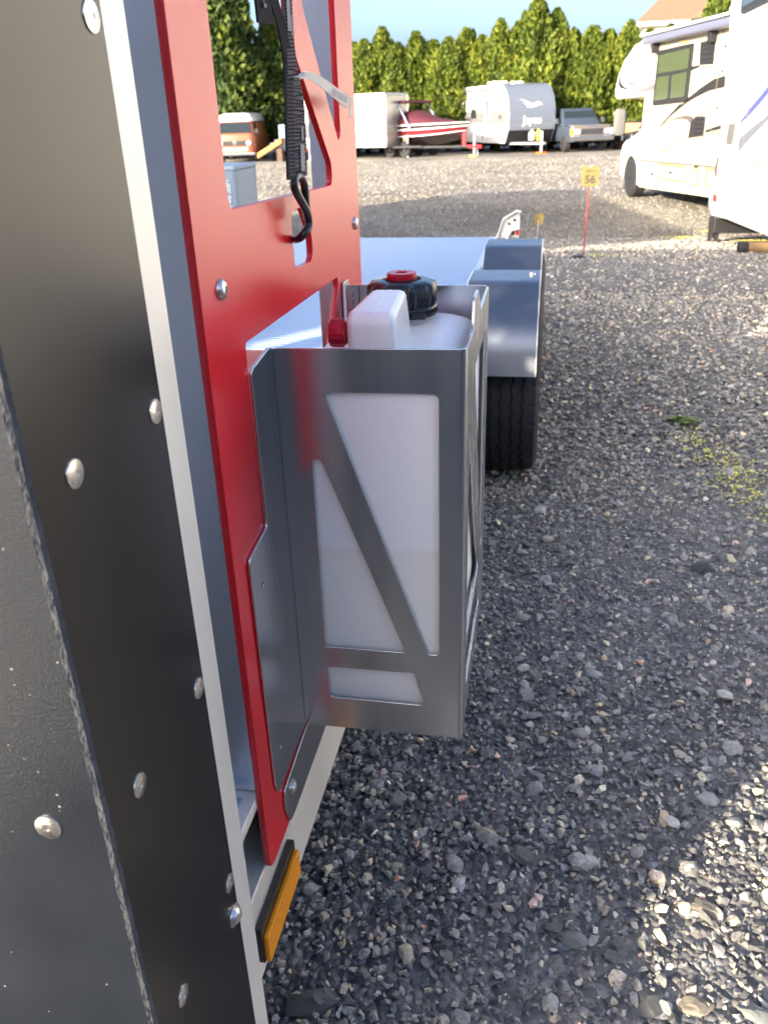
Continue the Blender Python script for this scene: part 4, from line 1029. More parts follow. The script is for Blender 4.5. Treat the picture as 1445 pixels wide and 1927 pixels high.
wheel_part(TT, -0.95, 1.9, 0.3, 0.2); wheel_part(TT, 0.95, 1.9, 0.3, 0.2)

# enclosed cargo trailer
a = R_(68)
CT = empty('cargo_trailer', (-7.28 + 0.98 * math.cos(a), 40.5 + 0.98 * math.sin(a), GZ), a, 'white enclosed cargo trailer with a dull metal nose, left of the boat', 'trailer', 'vehicles parked along the hedge')
P(MB().box(-0.98, 0.98, 0.03, 5.0, 0.48, 2.62), 'body', M['cargo_white'], CT, bevel=0.03)
P(MB().box(-0.90, 0.90, -0.004, 0.028, 0.50, 2.60), 'nose_panel', M['cargo_front'], CT)
for sx in (-1, 1): P(MB().box(sx * 0.95 - 0.045, sx * 0.95 + 0.045, -0.014, 0.07, 0.46, 2.63), 'corner_trim', M['bright_edge'], CT, bevel=0.015)
P(MB().box(-0.99, 0.99, 0.02, 5.02, 2.621, 2.70), 'roof_trim', M['white_paint'], CT, bevel=0.02)
P(MB().box(-0.985, -0.9805, 0.05, 5.0, 0.50, 0.62), 'lower_trim', M['grey_metal'], CT)
P(MB().box(-0.984, -0.9805, 1.2, 2.1, 0.68, 2.35), 'side_door', M['white_paint'], CT)
for y in (3.0, 3.8): wheel_part(CT, -0.88, y, 0.34, 0.2); wheel_part(CT, 0.88, y, 0.34, 0.2)
P(MB().prism([(-0.6, 0.0), (0.6, 0.0), (0.06, -1.3), (-0.06, -1.3)], 'z', 0.42, 0.5), 'drawbar', M['dark_metal'], CT)
P(MB().tube([(0, -0.55, 0.0), (0, -0.55, 0.95)], 0.05, 8), 'jack', M['grey_metal'], CT)
P(MB().lathe([(0.001, -0.13), (0.11, -0.1), (0.14, 0), (0.11, 0.1), (0.001, 0.13)], (0.16, -0.35, 0.75), 'z', 12), 'spare_part', M['wood'], CT, smooth=60)

# ski boat on its trailer
a = R_(58); bx_, by_ = -3.8, 40.8
BT = empty('ski_boat', (bx_, by_, GZ), a, 'black, white and maroon ski boat under a maroon cover with a raised tower', 'boat', 'vehicles parked along the hedge')
def hull_band(f0, f1, off=0.0, x_in=0.0):
    b = MB(); rings = []
    N = 22
    for i in range(N + 1):
        t = i / N; y = 6.2 * (1 - t); w = 1.15 * (1 - t ** 3.2) ** 0.8 + 0.015
        keel = 0.42 + 0.42 * max(0, t - 0.55) ** 2 * 4.0; sheer = 1.30 + 0.14 * t; yb = y - (0.35 * t ** 6)
        ring = []
        for side in (-1, 1):
            for k in range(5):
                f = f0 + (f1 - f0) * (k / 4 if side == -1 else 1 - k / 4)
                xx = w * (0.12 + 0.88 * min(1, f / 0.42) ** 0.75) * (1 + 0.04 * f)
                ring.append((side * (xx + off), yb + (0.4 * (1 - f)) * t ** 4, keel + (sheer - keel) * f))
        rings.append(ring)
    return b.rings(rings)
P(hull_band(0.0, 0.46), 'hull_bottom', M['black_gel'], BT, smooth=40)
P(hull_band(0.461, 0.50, 0.004), 'white_stripe', M['white_paint'], BT, smooth=40)
P(hull_band(0.501, 0.74), 'hull_side', M['maroon_gel'], BT, smooth=40)
P(hull_band(0.741, 0.80, 0.004), 'white_stripe', M['white_paint'], BT, smooth=40)
P(hull_band(0.801, 0.94), 'hull_side', M['black_gel'], BT, smooth=40)
P(hull_band(0.941, 1.0, 0.008), 'gunwale', M['white_paint'], BT, smooth=40)
cv = MB(); rings = []
for i, (y, w, z, h) in enumerate(((6.1, 1.08, 1.12, 0.15), (5.0, 1.14, 1.13, 0.32), (3.6, 1.14, 1.15, 0.42), (2.9, 1.10, 1.17, 0.62), (2.5, 1.0, 1.19, 0.58), (1.6, 0.85, 1.2, 0.25), (0.6, 0.45, 1.25, 0.06), (0.25, 0.2, 1.26, 0.02))):
    rings.append([(w * math.cos(t), y, z + 0.19 + h * math.sin(t)) for t in np.linspace(0, math.pi, 9)])
P(cv.rings(rings), 'cover', M['maroon'], BT, smooth=50)
for sx in (-1, 1):
    P(MB().tube(smooth_path([(sx * 1.12, 2.2, 1.2), (sx * 1.05, 2.9, 2.15), (sx * 0.95, 3.1, 2.32)], 2), 0.05, 8), 'tower_leg', M['bright_edge'], BT, smooth=60)
    P(MB().tube([(sx * 1.12, 3.7, 1.2), (sx * 0.95, 3.2, 2.3)], 0.04, 8), 'tower_leg', M['maroon'], BT, smooth=60)
P(MB().prism([(2.55, 2.28), (2.7, 2.37), (4.6, 2.42), (4.7, 2.36), (4.6, 2.32), (2.7, 2.25)], 'x', -1.0, 1.0), 'tower_canopy', M['maroon'], BT, bevel=0.03)
BTT = empty('boat_trailer', (bx_, by_, GZ), a, 'red boat trailer under the ski boat', 'trailer')
for sx in (-1, 1):
    P(MB().tube([(sx * 0.95, 5.8, 0.42), (sx * 0.9, 1.8, 0.42), (0, -0.35, 0.42)], 0.06, 8), 'frame_rail', M['dark_metal'], BTT)
    for y in (2.6, 3.5): wheel_part(BTT, sx * 1.0, y, 0.34, 0.22)
P(MB().tube([(0, 0.0, 0.42), (0, -1.0, 0.42)], 0.07, 8), 'tongue', M['red_steel'], BTT)
P(MB().box(-0.06, 0.06, -0.12, 0.05, 0.45, 1.05), 'winch_post', M['red_steel'], BTT, bevel=0.02)
P(MB().tube([(0, -0.6, -0.0), (0, -0.6, 0.95)], 0.05, 8), 'jack', M['grey_metal'], BTT)
P(MB().box(-0.16, 0.16, -0.75, -0.45, 0.0, 0.07), 'jack_pad', M['yellow'], BTT)
P(MB().tube([(0.0, -0.72, 0.42), (0.05, -0.75, 0.2), (0.0, -0.8, 0.02)], 0.03, 6), 'chain', M['grey_metal'], BTT)

# travel trailer
a = R_(31); w = 1.25
JX, JY = -1.92 + w * math.cos(a), 42.0 + w * math.sin(a)
J = empty('travel_trailer', (JX, JY, GZ), a, 'white travel trailer with a blue grey front cap reading Jayco', 'travel trailer', 'vehicles parked along the hedge')
prof = [(6.7, 0.45), (6.7, 2.80), (6.6, 2.88), (0.95, 2.93), (0.62, 2.85), (0.36, 2.62), (0.17, 2.36), (0.06, 2.05), (0.0, 1.7), (0.0, 1.0), (0.30, 0.45)]
P(MB().prism([(y + 0.02, z) for y, z in prof], 'x', -w, w), 'body', M['white_paint'], J, bevel=0.03)
capf = [(1.0, 2.942), (0.62, 2.862), (0.345, 2.628), (0.152, 2.364), (0.045, 2.053), (-0.013, 1.70), (-0.013, 1.0)]
capb = [(y + 0.03, z - 0.005) for y, z in capf][::-1]
P(MB().prism(capf + capb, 'x', -1.17, 1.17), 'front_cap', M['grey_cap'], J, smooth=40)
P(MB().prism([(-0.016, 0.998), (0.285, 0.448), (0.315, 0.448), (0.018, 0.998)], 'x', -1.18, 1.18), 'rock_guard', M['black_trim'], J)
put('lettering', text_mesh('Jayco', 0.46, ((0.02, -0.020, 1.40), (1, 0, 0), (0, 0, 1)), 0.008, 0.012), M['white_paint'], J, world=False)
def capy(z): return np.interp(z, [z_ for y_, z_ in capf[::-1]], [y_ for y_, z_ in capf[::-1]])
bird = [[(-0.62, 2.28), (-0.30, 2.20), (-0.05, 2.10), (0.10, 2.06), (0.24, 2.16), (0.42, 2.14), (0.56, 2.02), (0.40, 2.03), (0.20, 1.96), (-0.10, 1.92), (-0.34, 1.94), (-0.08, 1.98), (-0.28, 2.04), (-0.44, 2.12), (-0.22, 2.12)]]
for pl in bird:
    me = plate_mesh([(x, z) for x, z in pl], [], YF(0), 0.006, 0.0005)
    for v in me.vertices: v.co.y += capy(v.co.z) - 0.006
    put('bird_emblem', me, M['white_paint'], J, world=False)
for z in (0.93, 1.20): P(MB().box(-1.17, 1.17, -0.020, -0.0135, z + 0.14, z + 0.165), 'trim_line', M['grey_band'], J)
P(MB().box(-w - 0.006, -w - 0.0005, 0.10, 6.6, 1.30, 1.80), 'side_band', M['grey_band'], J)
dr = P(MB().prism(fillet([(1.75, 0.62), (1.75, 2.50), (2.40, 2.50), (2.40, 0.62)], 0.08), 'x', -w - 0.03, -w - 0.0065), 'door', M['white_paint'], J, bevel=0.01)
P(MB().box(-w - 0.036, -w - 0.031, 1.92, 2.12, 1.55, 2.25), 'door_window', M['glass'], dr)
P(MB().box(-w - 0.034, -w - 0.0065, 2.42, 2.46, 0.6, 2.5), 'door_trim', M['dark_decal'], dr)
P(MB().prism(fillet([(3.2, 1.52), (3.2, 1.92), (3.75, 1.92), (3.75, 1.52)], 0.06), 'x', -w - 0.02, -w - 0.0065), 'side_window', M['glass'], J)
put('side_lettering', text_mesh('Jayco', 0.32, ((-w - 0.010, 4.7, 1.55), (0, -1, 0), (0, 0, 1)), 0.006, 0.004), M['white_paint'], J, world=False)
put('side_lettering', text_mesh('195', 0.22, ((-w - 0.010, 0.75, 1.55), (0, -1, 0), (0, 0, 1)), 0.006, 0.004), M['dark_decal'], J, world=False)
P(MB().box(-w - 0.10, -w - 0.002, 1.5, 5.6, 2.68, 2.78), 'awning_roll', M['grey_band'], J, bevel=0.03)
P(MB().box(-w - 0.05, -w - 0.007, 5.45, 5.52, 0.9, 2.68), 'awning_arm', M['dark_decal'], J)
P(MB().box(-0.35, 0.35, 3.0, 3.9, 2.90, 3.12), 'roof_unit', M['white_paint'], J, bevel=0.06)
P(MB().box(-0.25, 0.25, 1.3, 1.8, 2.91, 3.04), 'roof_vent', M['white_paint'], J, bevel=0.04)
P(MB().box(-0.25, 0.25, 5.0, 5.5, 2.89, 3.01), 'roof_vent', M['white_paint'], J, bevel=0.04)
for y in (3.6,): wheel_part(J, -w + 0.16, y, 0.35, 0.22); wheel_part(J, w - 0.16, y, 0.35, 0.22)
P(MB().prism([(-0.95, 0.35), (0.95, 0.35), (0.07, -1.25), (-0.07, -1.25)], 'z', 0.40, 0.48), 'drawbar', M['grey_metal'], J)
P(MB().box(-0.35, 0.35, -0.55, -0.15, 0.48, 0.56), 'propane_tray', M['dark_metal'], J)
for sx in (-0.17, 0.17):
    P(MB().lathe([(0.13, 0), (0.15, 0.03), (0.15, 0.28), (0.12, 0.36), (0.05, 0.4), (0.05, 0.46), (0.001, 0.46)], (sx, -0.35, 0.56), 'z', 16), 'propane_tank', M['yellow'] if sx > 0 else M['white_paint'], J, smooth=50)
P(MB().tube([(0, -0.95, 0), (0, -0.95, 0.95)], 0.055, 8), 'jack', M['white_paint'], J)
P(MB().box(-0.18, 0.18, -1.12, -0.78, 0.0, 0.07), 'jack_pad', M['orange'], J)

# pickup truck
a = R_(20)
T = empty('pickup_truck', (1.86, 42.1, GZ), a, 'dark older pickup truck with a tan nose, right of the travel trailer', 'truck', 'vehicles parked along the hedge')
P(MB().rings([rr_ring(-0.98, 0.98, 0.10, 5.2, 0.14, 0.45, 3), rr_ring(-1.0, 1.0, 0.06, 5.25, 0.16, 0.75, 3), rr_ring(-0.99, 0.99, 0.10, 5.22, 0.16, 1.06, 3), rr_ring(-0.93, 0.93, 0.2, 5.18, 0.14, 1.12, 3)]), 'body', M['truck_paint'], T, smooth=40)
P(MB().rings([rr_ring(-0.96, 0.96, 0.0, 0.5, 0.12, 0.62, 3), rr_ring(-0.98, 0.98, 0.0, 0.5, 0.12, 1.0, 3), rr_ring(-0.93, 0.93, 0.06, 0.5, 0.12, 1.14, 3)]), 'nose', M['truck_tan'], T, smooth=40)
P(MB().rings([rr_ring(-0.92, 0.92, 1.25, 3.1, 0.12, 1.12, 3), rr_ring(-0.80, 0.80, 1.85, 2.95, 0.14, 1.76, 3), rr_ring(-0.72, 0.72, 1.98, 2.85, 0.14, 1.83, 3)]), 'cab', M['truck_paint'], T, smooth=40)
P(q4((-0.80, 1.335, 1.20), (0.80, 1.335, 1.20), (0.71, 1.79, 1.71), (-0.71, 1.79, 1.71)), 'windscreen', M['glass'], T)
for sx in (-1, 1):
    P(q4((sx * 0.917, 1.55, 1.18), (sx * 0.917, 2.85, 1.18), (sx * 0.822, 2.8, 1.68), (sx * 0.822, 1.95, 1.68)), 'side_window', M['glass'], T)
    P(MB().box(sx * 0.72 - 0.16, sx * 0.72 + 0.16, -0.03, -0.002, 0.78, 0.96), 'headlight', M['lamp'], T, bevel=0.02)
    P(MB().box(sx * 0.93 - 0.045, sx * 0.93 + 0.045, -0.03, 0.2, 0.74, 0.98), 'indicator', M['amber_lamp'] if sx < 0 else M['lamp'], T, bevel=0.01)
    P(MB().box(sx * 1.12 - 0.09, sx * 1.12 + 0.09, 1.55, 1.62, 1.2, 1.42), 'mirror', M['chrome'], T, bevel=0.02)
    for y in (0.95, 4.2): wheel_part(T, sx * 0.88, y, 0.38, 0.26)
g = P(MB().box(-0.54, 0.54, -0.02, -0.002, 0.76, 0.98), 'grille', M['black_trim'], T)
for z in (0.80, 0.86, 0.92): P(MB().box(-0.53, 0.53, -0.03, -0.021, z, z + 0.02), 'grille_bar', M['chrome'], g)
P(MB().box(-1.0, 1.0, -0.16, -0.035, 0.50, 0.70), 'bumper', M['chrome'], T, bevel=0.03)
put('lettering', text_mesh('FORD', 0.12, ((0, 0.035, 1.075), (1, 0, 0), (0, 0.35, 0.94)), 0.02, 0.006, spacing=2.0), M['chrome'], T, world=False)
P(MB().box(-0.98, 0.98, 3.15, 3.2, 1.12, 1.3), 'bed_rail', M['truck_paint'], T)

# class C motorhome: local y runs from the front axle to the rear, x across
u_dir = Vector((0.2365, -0.9716, 0))                    # front to rear along the visible side
MH = empty('motorhome', (1.56, 18.9, -0.5), math.atan2(-u_dir.x, u_dir.y), 'cream cab-over motorhome with charcoal swoosh graphics, partly behind the white camper', 'motorhome', 'campers parked on the right')
# in local axes +y is front to rear and +x points from the visible side into the body
def mh_prism(poly, x0, x1): return MB().prism(poly, 'x', x0, x1)
BW = 2.15
side = [(0.79, 0.30), (7.2, 0.40), (7.2, 2.93), (0.79, 2.88)]
nose = [(0.80, 2.88), (0.35, 2.84), (-0.16, 2.76), (-0.66, 2.56), (-1.0, 2.30), (-1.14, 2.05), (-1.10, 1.90), (-1.0, 1.84), (0.65, 1.86), (0.80, 1.87)]
P(mh_prism([(0.80, 0.75), (7.2, 0.86), (7.2, 2.93), (0.80, 2.88)], 0.0, BW), 'body', M['cream_paint'], MH, bevel=0.02)
P(mh_prism([(0.81, 0.26), (7.15, 0.42), (7.15, 0.845), (0.81, 0.738)], 0.015, BW - 0.015), 'skirt', M['cream_paint'], MH, bevel=0.01)
P(mh_prism([(y - 0.004, z) for y, z in nose], 0.0, BW), 'cabover', M['white_paint'], MH, bevel=0.03)
hood = fillet([(0.80, 0.28), (0.02, 0.28), (-0.75, 0.40), (-0.78, 0.86), (-0.70, 0.98), (-0.52, 1.07), (0.12, 1.22), (0.72, 1.60), (0.797, 1.86)], [0, 0.02, 0.06, 0.05, 0.05, 0.05, 0.05, 0.05, 0])
P(mh_prism(hood, 0.12, BW - 0.12), 'cab', M['white_paint'], MH, bevel=0.03)
arch = [(0.46 * math.cos(t), 0.34 + 0.46 * math.sin(t)) for t in np.linspace(0, math.pi, 17)]
P(mh_prism(arch, 0.112, 0.30), 'wheel_arch', M['black_trim'], MH)
lip = [(0.50 * math.cos(t), 0.34 + 0.50 * math.sin(t)) for t in np.linspace(0, math.pi, 17)] + [(0.455 * math.cos(t), 0.34 + 0.455 * math.sin(t)) for t in np.linspace(math.pi, 0, 17)]
P(mh_prism(lip, 0.085, 0.119), 'arch_lip', M['white_paint'], MH, bevel=0.01)
P(MB().add([(0.112, 0.20, 1.29), (0.112, 0.74, 1.29), (0.112, 0.74, 1.78), (0.112, 0.68, 1.62)], [(0, 1, 2, 3)]), 'cab_window', M['glass'], MH)
P(MB().add([(0.112, 0.02, 0.79), (0.112, 0.56, 0.84), (0.112, 0.55, 0.71), (0.112, 0.14, 0.67)], [(0, 1, 2, 3)]), 'side_vent', M['grey_band'], MH)
P(MB().tube([(0.15, 0.25, 1.26), (-0.10, -0.1, 1.18)], 0.02, 6).tube([(0.15, 0.45, 1.42), (-0.12, -0.05, 1.42)], 0.02, 6), 'mirror_arm', M['black_trim'], MH)
P(MB().rings([rr_ring(-0.32, -0.08, -0.10, 0.02, 0.05, z, 3) if 1.22 < z < 1.65 else rr_ring(-0.28, -0.12, -0.08, 0.0, 0.03, z, 3) for z in (1.18, 1.23, 1.6, 1.66)]), 'mirror', M['grey_band'], MH, smooth=50)
for x, y in ((0.22, 0.0), (BW - 0.22, 0.0), (0.26, 5.6), (BW - 0.26, 5.6)): wheel_part(MH, x, y, 0.365, 0.25)
P(mh_prism([(0.72, 0.738), (7.15, 0.84), (7.15, 0.862), (0.72, 0.758)], -0.02, 0.03), 'belt_trim', M['grey_band'], MH)
P(mh_prism([(0.74, 0.30), (0.80, 0.30), (0.80, 1.86), (0.74, 1.80)], -0.005, 0.06), 'corner_trim', M['house_trim'], MH)
def decal(name, pts, m, x=-0.004, th=0.006): return P(mh_prism(pts, x, x + th - 0.0015), name, m, MH)
D1 = [(-0.358, 2.412), (-0.663, 2.359), (-0.84, 2.248), (-0.777, 2.136), (-0.512, 2.051), (-0.099, 2.023), (-0.5, 2.009), (-0.81, 2.042), (-0.954, 2.115), (-0.933, 2.252), (-0.721, 2.374)]
D2 = [(-0.356, 2.214), (-0.177, 2.151), (-0.014, 2.111), (0.591, 2.076), (0.058, 2.06), (-0.523, 2.085), (-0.28, 2.10)]
D3 = [(-0.298, 1.92), (0.814, 2.022), (1.222, 2.071), (1.231, 1.964), (0.839, 1.942), (0.264, 1.924)]
D4 = [(2.859, 2.265), (3.183, 2.269), (3.195, 2.236), (2.882, 2.196)]
D5 = [(2.891, 1.809), (3.297, 1.93), (3.801, 2.046), (4.6, 2.11), (4.6, 1.94), (3.68, 1.88), (3.189, 1.797), (2.82, 1.719), (2.203, 1.535), (1.796, 1.383), (1.407, 1.246), (1.947, 1.49), (2.492, 1.709), (2.658, 1.714)]
D6 = [(1.884, 1.399), (2.43, 1.506), (2.838, 1.542), (3.125, 1.52), (3.27, 1.437), (3.088, 1.394), (2.904, 1.464), (2.61, 1.477), (2.231, 1.446)]
D7 = [(3.723, 1.324), (4.6, 1.45), (4.6, 1.38), (3.738, 1.277)]
for d, m in ((D1, 'dark_decal'), (D2, 'grey_band'), (D3, 'grey_band'), (D4, 'dark_decal'), (D5, 'dark_decal'), (D6, 'taupe_decal'), (D7, 'dark_decal')):
    decal('swoosh', d, M[m])
for pts in ([(1.407, 1.246), (1.8, 1.375), (2.217, 1.491), (2.6, 1.62), (2.981, 1.717), (3.4, 1.775), (3.675, 1.788), (3.84, 1.775), (3.863, 1.74), (3.79, 1.67), (3.274, 1.423)],
            [(1.849, 0.918), (2.2, 1.03), (2.552, 1.131), (3.073, 1.194), (3.716, 1.235), (4.5, 1.36)], [(1.86, 0.93), (2.117, 0.962), (2.803, 1.012), (3.557, 1.149), (4.5, 1.34)]):
    P(MB().tube([(-0.002, u, z) for u, z in pts], 0.012, 5), 'pinstripe', M['gold_line'], MH)
for q in ([(3.114, 2.59), (3.697, 2.606), (3.714, 2.25), (3.186, 2.263)], [(3.278, 1.527), (3.675, 1.52), (3.676, 1.241), (3.056, 1.186), (3.098, 1.422)]):
    lv = decal('louvre_panel', q, M['black_trim'], -0.012, 0.018)
    z0 = min(z for u, z in q); z1 = max(z for u, z in q)
    for k in range(4):
        z = z0 + (z1 - z0) * (0.22 + 0.2 * k)
        P(MB().box(-0.022, -0.0125, q[0][0] + 0.06, q[2][0] - 0.05, z, z + 0.018), 'slat', M['dark_decal'], lv)
wf = P(mh_prism(fillet([(1.29, 2.585), (2.872, 2.60), (2.855, 1.742), (1.255, 1.70)], 0.06), -0.035, 0.0), 'window', M['black_trim'], MH)
P(mh_prism([(1.39, 2.51), (2.78, 2.53), (2.77, 2.235), (1.37, 2.215)], -0.040, -0.0355), 'pane', M['glass_green'], wf)
P(mh_prism([(1.37, 2.15), (1.96, 2.165), (1.99, 1.80), (1.36, 1.78)], -0.040, -0.0355), 'pane', M['glass_green'], wf)
P(mh_prism([(2.10, 2.165), (2.77, 2.19), (2.76, 1.82), (2.13, 1.805)], -0.040, -0.0355), 'pane', M['glass_green'], wf)
P(MB().box(-0.20, -0.001, 0.84, 7.0, 2.70, 2.83), 'awning_roll', M['slate_decal'], MH, bevel=0.04)
P(MB().box(-0.23, -0.01, 0.80, 7.05, 2.835, 2.875), 'awning_cover', M['house_trim'], MH, bevel=0.015)
for y in (1.15, 3.62): P(MB().box(-0.12, -0.001, y, y + 0.12, 2.55, 2.70), 'awning_bracket', M['dark_decal'], MH, bevel=0.01)
def hatch(y0, y1, z0, z1, r):
    o = fillet([(y0, z0), (y0, z1), (y1, z1 + 0.01), (y1, z0 + 0.01)], r); i_ = fillet([(y0 + 0.035, z0 + 0.03), (y0 + 0.035, z1 - 0.03), (y1 - 0.035, z1 - 0.02), (y1 - 0.035, z0 + 0.04)], r * 0.8)
    me = plate_mesh(o, [i_], ((0, 0, 0), (0, 1, 0), (0, 0, 1)), 0.012, 0.001)
    for v in me.vertices: v.co.x = -v.co.x - 0.0
    bm = bmesh.new(); bm.from_mesh(me); bmesh.ops.reverse_faces(bm, faces=bm.faces); bm.to_mesh(me); bm.free()
    put('hatch_frame', me, M['gold_line'], MH, world=False)
for u in (0.9, 2.4, 3.6, 5.0): P(MB().box(-0.03, -0.001, u, u + 0.07, 2.62, 2.66), 'clearance_light', M['amber_lamp'], MH)
P(MB().box(0.6, 1.5, 2.6, 3.5, 2.895, 3.13), 'roof_unit', M['house_trim'], MH, bevel=0.05)
for u, z in ((2.4, 0.60), (3.5, 0.76), (1.5, 0.52)): P(MB().box(-0.02, 0.0, u, u + 0.08, z, z + 0.04), 'latch', M['black_trim'], MH)
hatch(1.86, 3.06, 0.48, 0.74, 0.06); hatch(3.32, 3.67, 0.46, 0.76, 0.12); hatch(3.92, 4.6, 0.47, 0.77, 0.1)
P(mh_prism([(1.74, 0.32), (1.76, 0.32), (1.76, 0.745), (1.74, 0.745)], 0.008, 0.014), 'door_gap', M['taupe_decal'], MH)
P(mh_prism([(3.93, 0.5), (3.945, 0.5), (3.945, 2.85), (3.93, 2.85)], -0.006, -0.001), 'seam', M['gold_line'], MH)
for z in (2.45, 2.12, 1.62): P(MB().box(-0.015, -0.001, 4.05, 4.10, z, z + 0.04), 'small_fitting', M['dark_decal'], MH)

for ch in list(MH.children_recursive):                  # body lies on the far side of the visible flank
    if ch.type == 'MESH' and ch.parent == MH or (ch.type == 'MESH' and ch.parent.type == 'MESH'):
        ch.data.transform(Matrix.Scale(-1, 4, (1, 0, 0))); ch.data.flip_normals()
    if ch.parent == MH: ch.location.x *= -1

# large white camper on the right, its side facing the open lot
RV = empty('large_camper', (2.0, 11.4, gz(11.4)), 0, 'large white camper filling the right edge, with blue swooshes and a red marker light', 'camper', 'campers parked on the right')
def rvw(mb, name, m, **k): return mb.build(name, m, RV, **k)
rg = []
def rv_ring(z, inset, r, bulge=0.0): return rr_ring(2.0 + inset, 4.5 - inset, 2.6 + inset, 11.62 - inset, r, z, 5)
up_prof = [(11.40, 0.40), (11.55, 1.2), (11.86, 2.2), (12.1, 3.0), (12.0, 3.1), (2.7, 3.1), (2.6, 3.0), (2.6, 0.40)]
rvw(MB().prism(up_prof, 'x', 2.0, 4.5), 'body', M['white_paint'], bevel=0.05)
lo_prof = fillet([(11.42, 0.395), (11.52, 0.22), (11.48, 0.06), (11.2, -0.03), (10.3, 0.03), (8.4, 0.10), (2.62, 0.10), (2.62, 0.395)], [0, .05, .1, .1, .1, .1, .02, 0])
rvw(MB().prism(lo_prof, 'x', 1.975, 4.52), 'lower_body', M['white_paint'], bevel=0.06)
rvw(MB().prism([(11.32, 0.62), (11.40, 0.62), (11.42, 0.40), (11.32, 0.40)], 'x', 1.985, 1.999), 'corner_gap', M['taupe_decal'])
rvw(MB().box(1.955, 1.9745, 10.98, 11.13, 0.145, 0.225), 'marker_light', M['red_lamp'], bevel=0.01)
def rvd(name, pts, m, x0=1.9935, x1=1.9995): return rvw(MB().prism(pts, 'x', x0, x1), name, m)
rvd('swoosh', [(10.32, 1.03), (9.9, 1.16), (9.29, 1.33), (8.2, 1.58), (8.2, 1.46), (9.25, 1.27), (9.95, 1.08), (10.32, 1.005)], M['blue_decal'])
rvd('swoosh', [(10.25, 0.72), (10.29, 0.85), (9.7, 0.98), (9.12, 1.09), (8.2, 1.27), (8.2, 1.22), (9.09, 1.05), (9.8, 0.86)], M['slate_decal'])
rvd('swoosh', [(9.25, 0.80), (8.2, 1.0), (8.2, 0.98)], M['gold_line'])
rvd('side_vent', [(10.92, 0.99), (10.56, 0.99), (10.60, 0.78), (10.96, 0.78)], M['grey_band'], 1.985, 1.9995)
rvd('seam', [(10.75, 0.22), (2.7, 0.28), (2.7, 0.27), (10.75, 0.21)], M['grey_band'])
for y in (10.0, 9.0, 7.6): rvw(MB().box(1.985, 1.9995, y, y + 0.012, 0.66, 2.95), 'seam', M['grey_band'])
rvd('seam', [(10.9, 0.635), (2.7, 0.68), (2.7, 0.67), (10.9, 0.625)], M['grey_band'])
rw = rvd('window', fillet([(11.22, 2.55), (11.05, 2.07), (8.4, 2.07), (8.4, 2.75), (11.15, 2.75)], 0.08), M['black_trim'], 1.975, 1.9995)
rvw(MB().prism(fillet([(11.12, 2.5), (10.98, 2.13), (8.5, 2.13), (8.5, 2.68), (11.08, 2.68)], 0.05), 'x', 1.970, 1.9745), 'pane', M['glass'], bevel=0.0).parent = RV
hb_ = rvw(MB().box(2.02, 4.4, 11.18, 11.55, -0.235, -0.06), 'step_bumper', M['black_trim'], bevel=0.01)
rvw(MB().box(2.0, 2.03, 11.28, 11.40, -0.36, -0.05), 'bumper_strut', M['dark_metal'])
rvw(MB().box(2.05, 2.1, 11.22, 11.28, -0.33, -0.236).box(2.05, 2.1, 11.32, 11.38, -0.31, -0.236), 'hitch_pin', M['dark_metal'])
for y in (6.2, 5.2): wheel_part(RV, 0.22, y - 11.4, 0.38, 0.26); wheel_part(RV, 2.3, y - 11.4, 0.38, 0.26)

# ------------------------------------------------------------------ unseen shadow casters added: cabin and camper at the left, building behind the camera
CB = empty('shade_cabin', (-5.04, -0.8, 0), 0, 'unseen tall grey board cabin added left of the trailer to cast shade', 'cabin')
b = MB().box(-6.0, -4.08, -2.0, 0.4, 0.0, 2.86); b.build('cabin_wall', M['shed'], CB)
MB().prism([(-6.02, 2.861), (-6.02, 2.98), (-4.06, 2.98), (-4.06, 2.861)], 'y', -2.02, 0.42).build('cabin_roof', M['dark_metal'], CB)
MB().box(-4.0785, -4.055, -1.3, -0.4, 0.05, 2.05).build('door', M['house_trim'], CB)
BK = empty('shade_building', (2.0, -4.2, 0), 0, 'unseen long dark grey building added behind the camera to cast shade', 'building')  # out of view, put in to darken the ground ahead of the trailer
MB().box(-2.30, 8.0, -6.5, -3.0, 0.0, 2.1).build('building_wall', M['shed_dark'], BK)
MB().prism([(-6.6, 2.101), (-4.7, 2.45), (-2.9, 2.101)], 'x', -2.35, 8.05).build('building_roof', M['dark_metal'], BK)
for x in (-0.8, 2.6, 6.0): MB().box(x - 1.1, x + 1.1, -2.9985, -2.97, 0.05, 1.95).build('roller_door', M['shed'], BK)
PC = empty('shade_camper', (-6.75, 6.8, -0.05), math.atan2(1.5, 8.4), 'unseen white camper beyond the trailer, sized to cast the shadow band on the lot', 'camper', 'unseen shadow casters')  # out of view, shaped to throw the shadow band across the lot
P(MB().prism([(-4.2, 0.4), (-4.2, 2.9), (-4.0, 3.02), (4.2, 3.02), (4.3, 2.9), (4.3, 0.4)], 'x', -1.25, 1.25), 'body', M['white_paint'], PC, bevel=0.02)
P(MB().box(1.2505, 1.257, -3.8, 3.9, 1.1, 1.4), 'stripe', M['grey_band'], PC)
P(MB().prism(fillet([(-2.4, 1.6), (-2.4, 2.3), (-0.9, 2.3), (-0.9, 1.6)], 0.08), 'x', 1.2505, 1.27), 'window', M['glass'], PC)
P(MB().prism(fillet([(0.6, 0.6), (0.6, 2.5), (1.3, 2.5), (1.3, 0.6)], 0.08), 'x', 1.2505, 1.275), 'door', M['white_paint'], PC)
for y in (-0.6, 0.5): wheel_part(PC, 1.1, y, 0.36, 0.24); wheel_part(PC, -1.1, y, 0.36, 0.24)

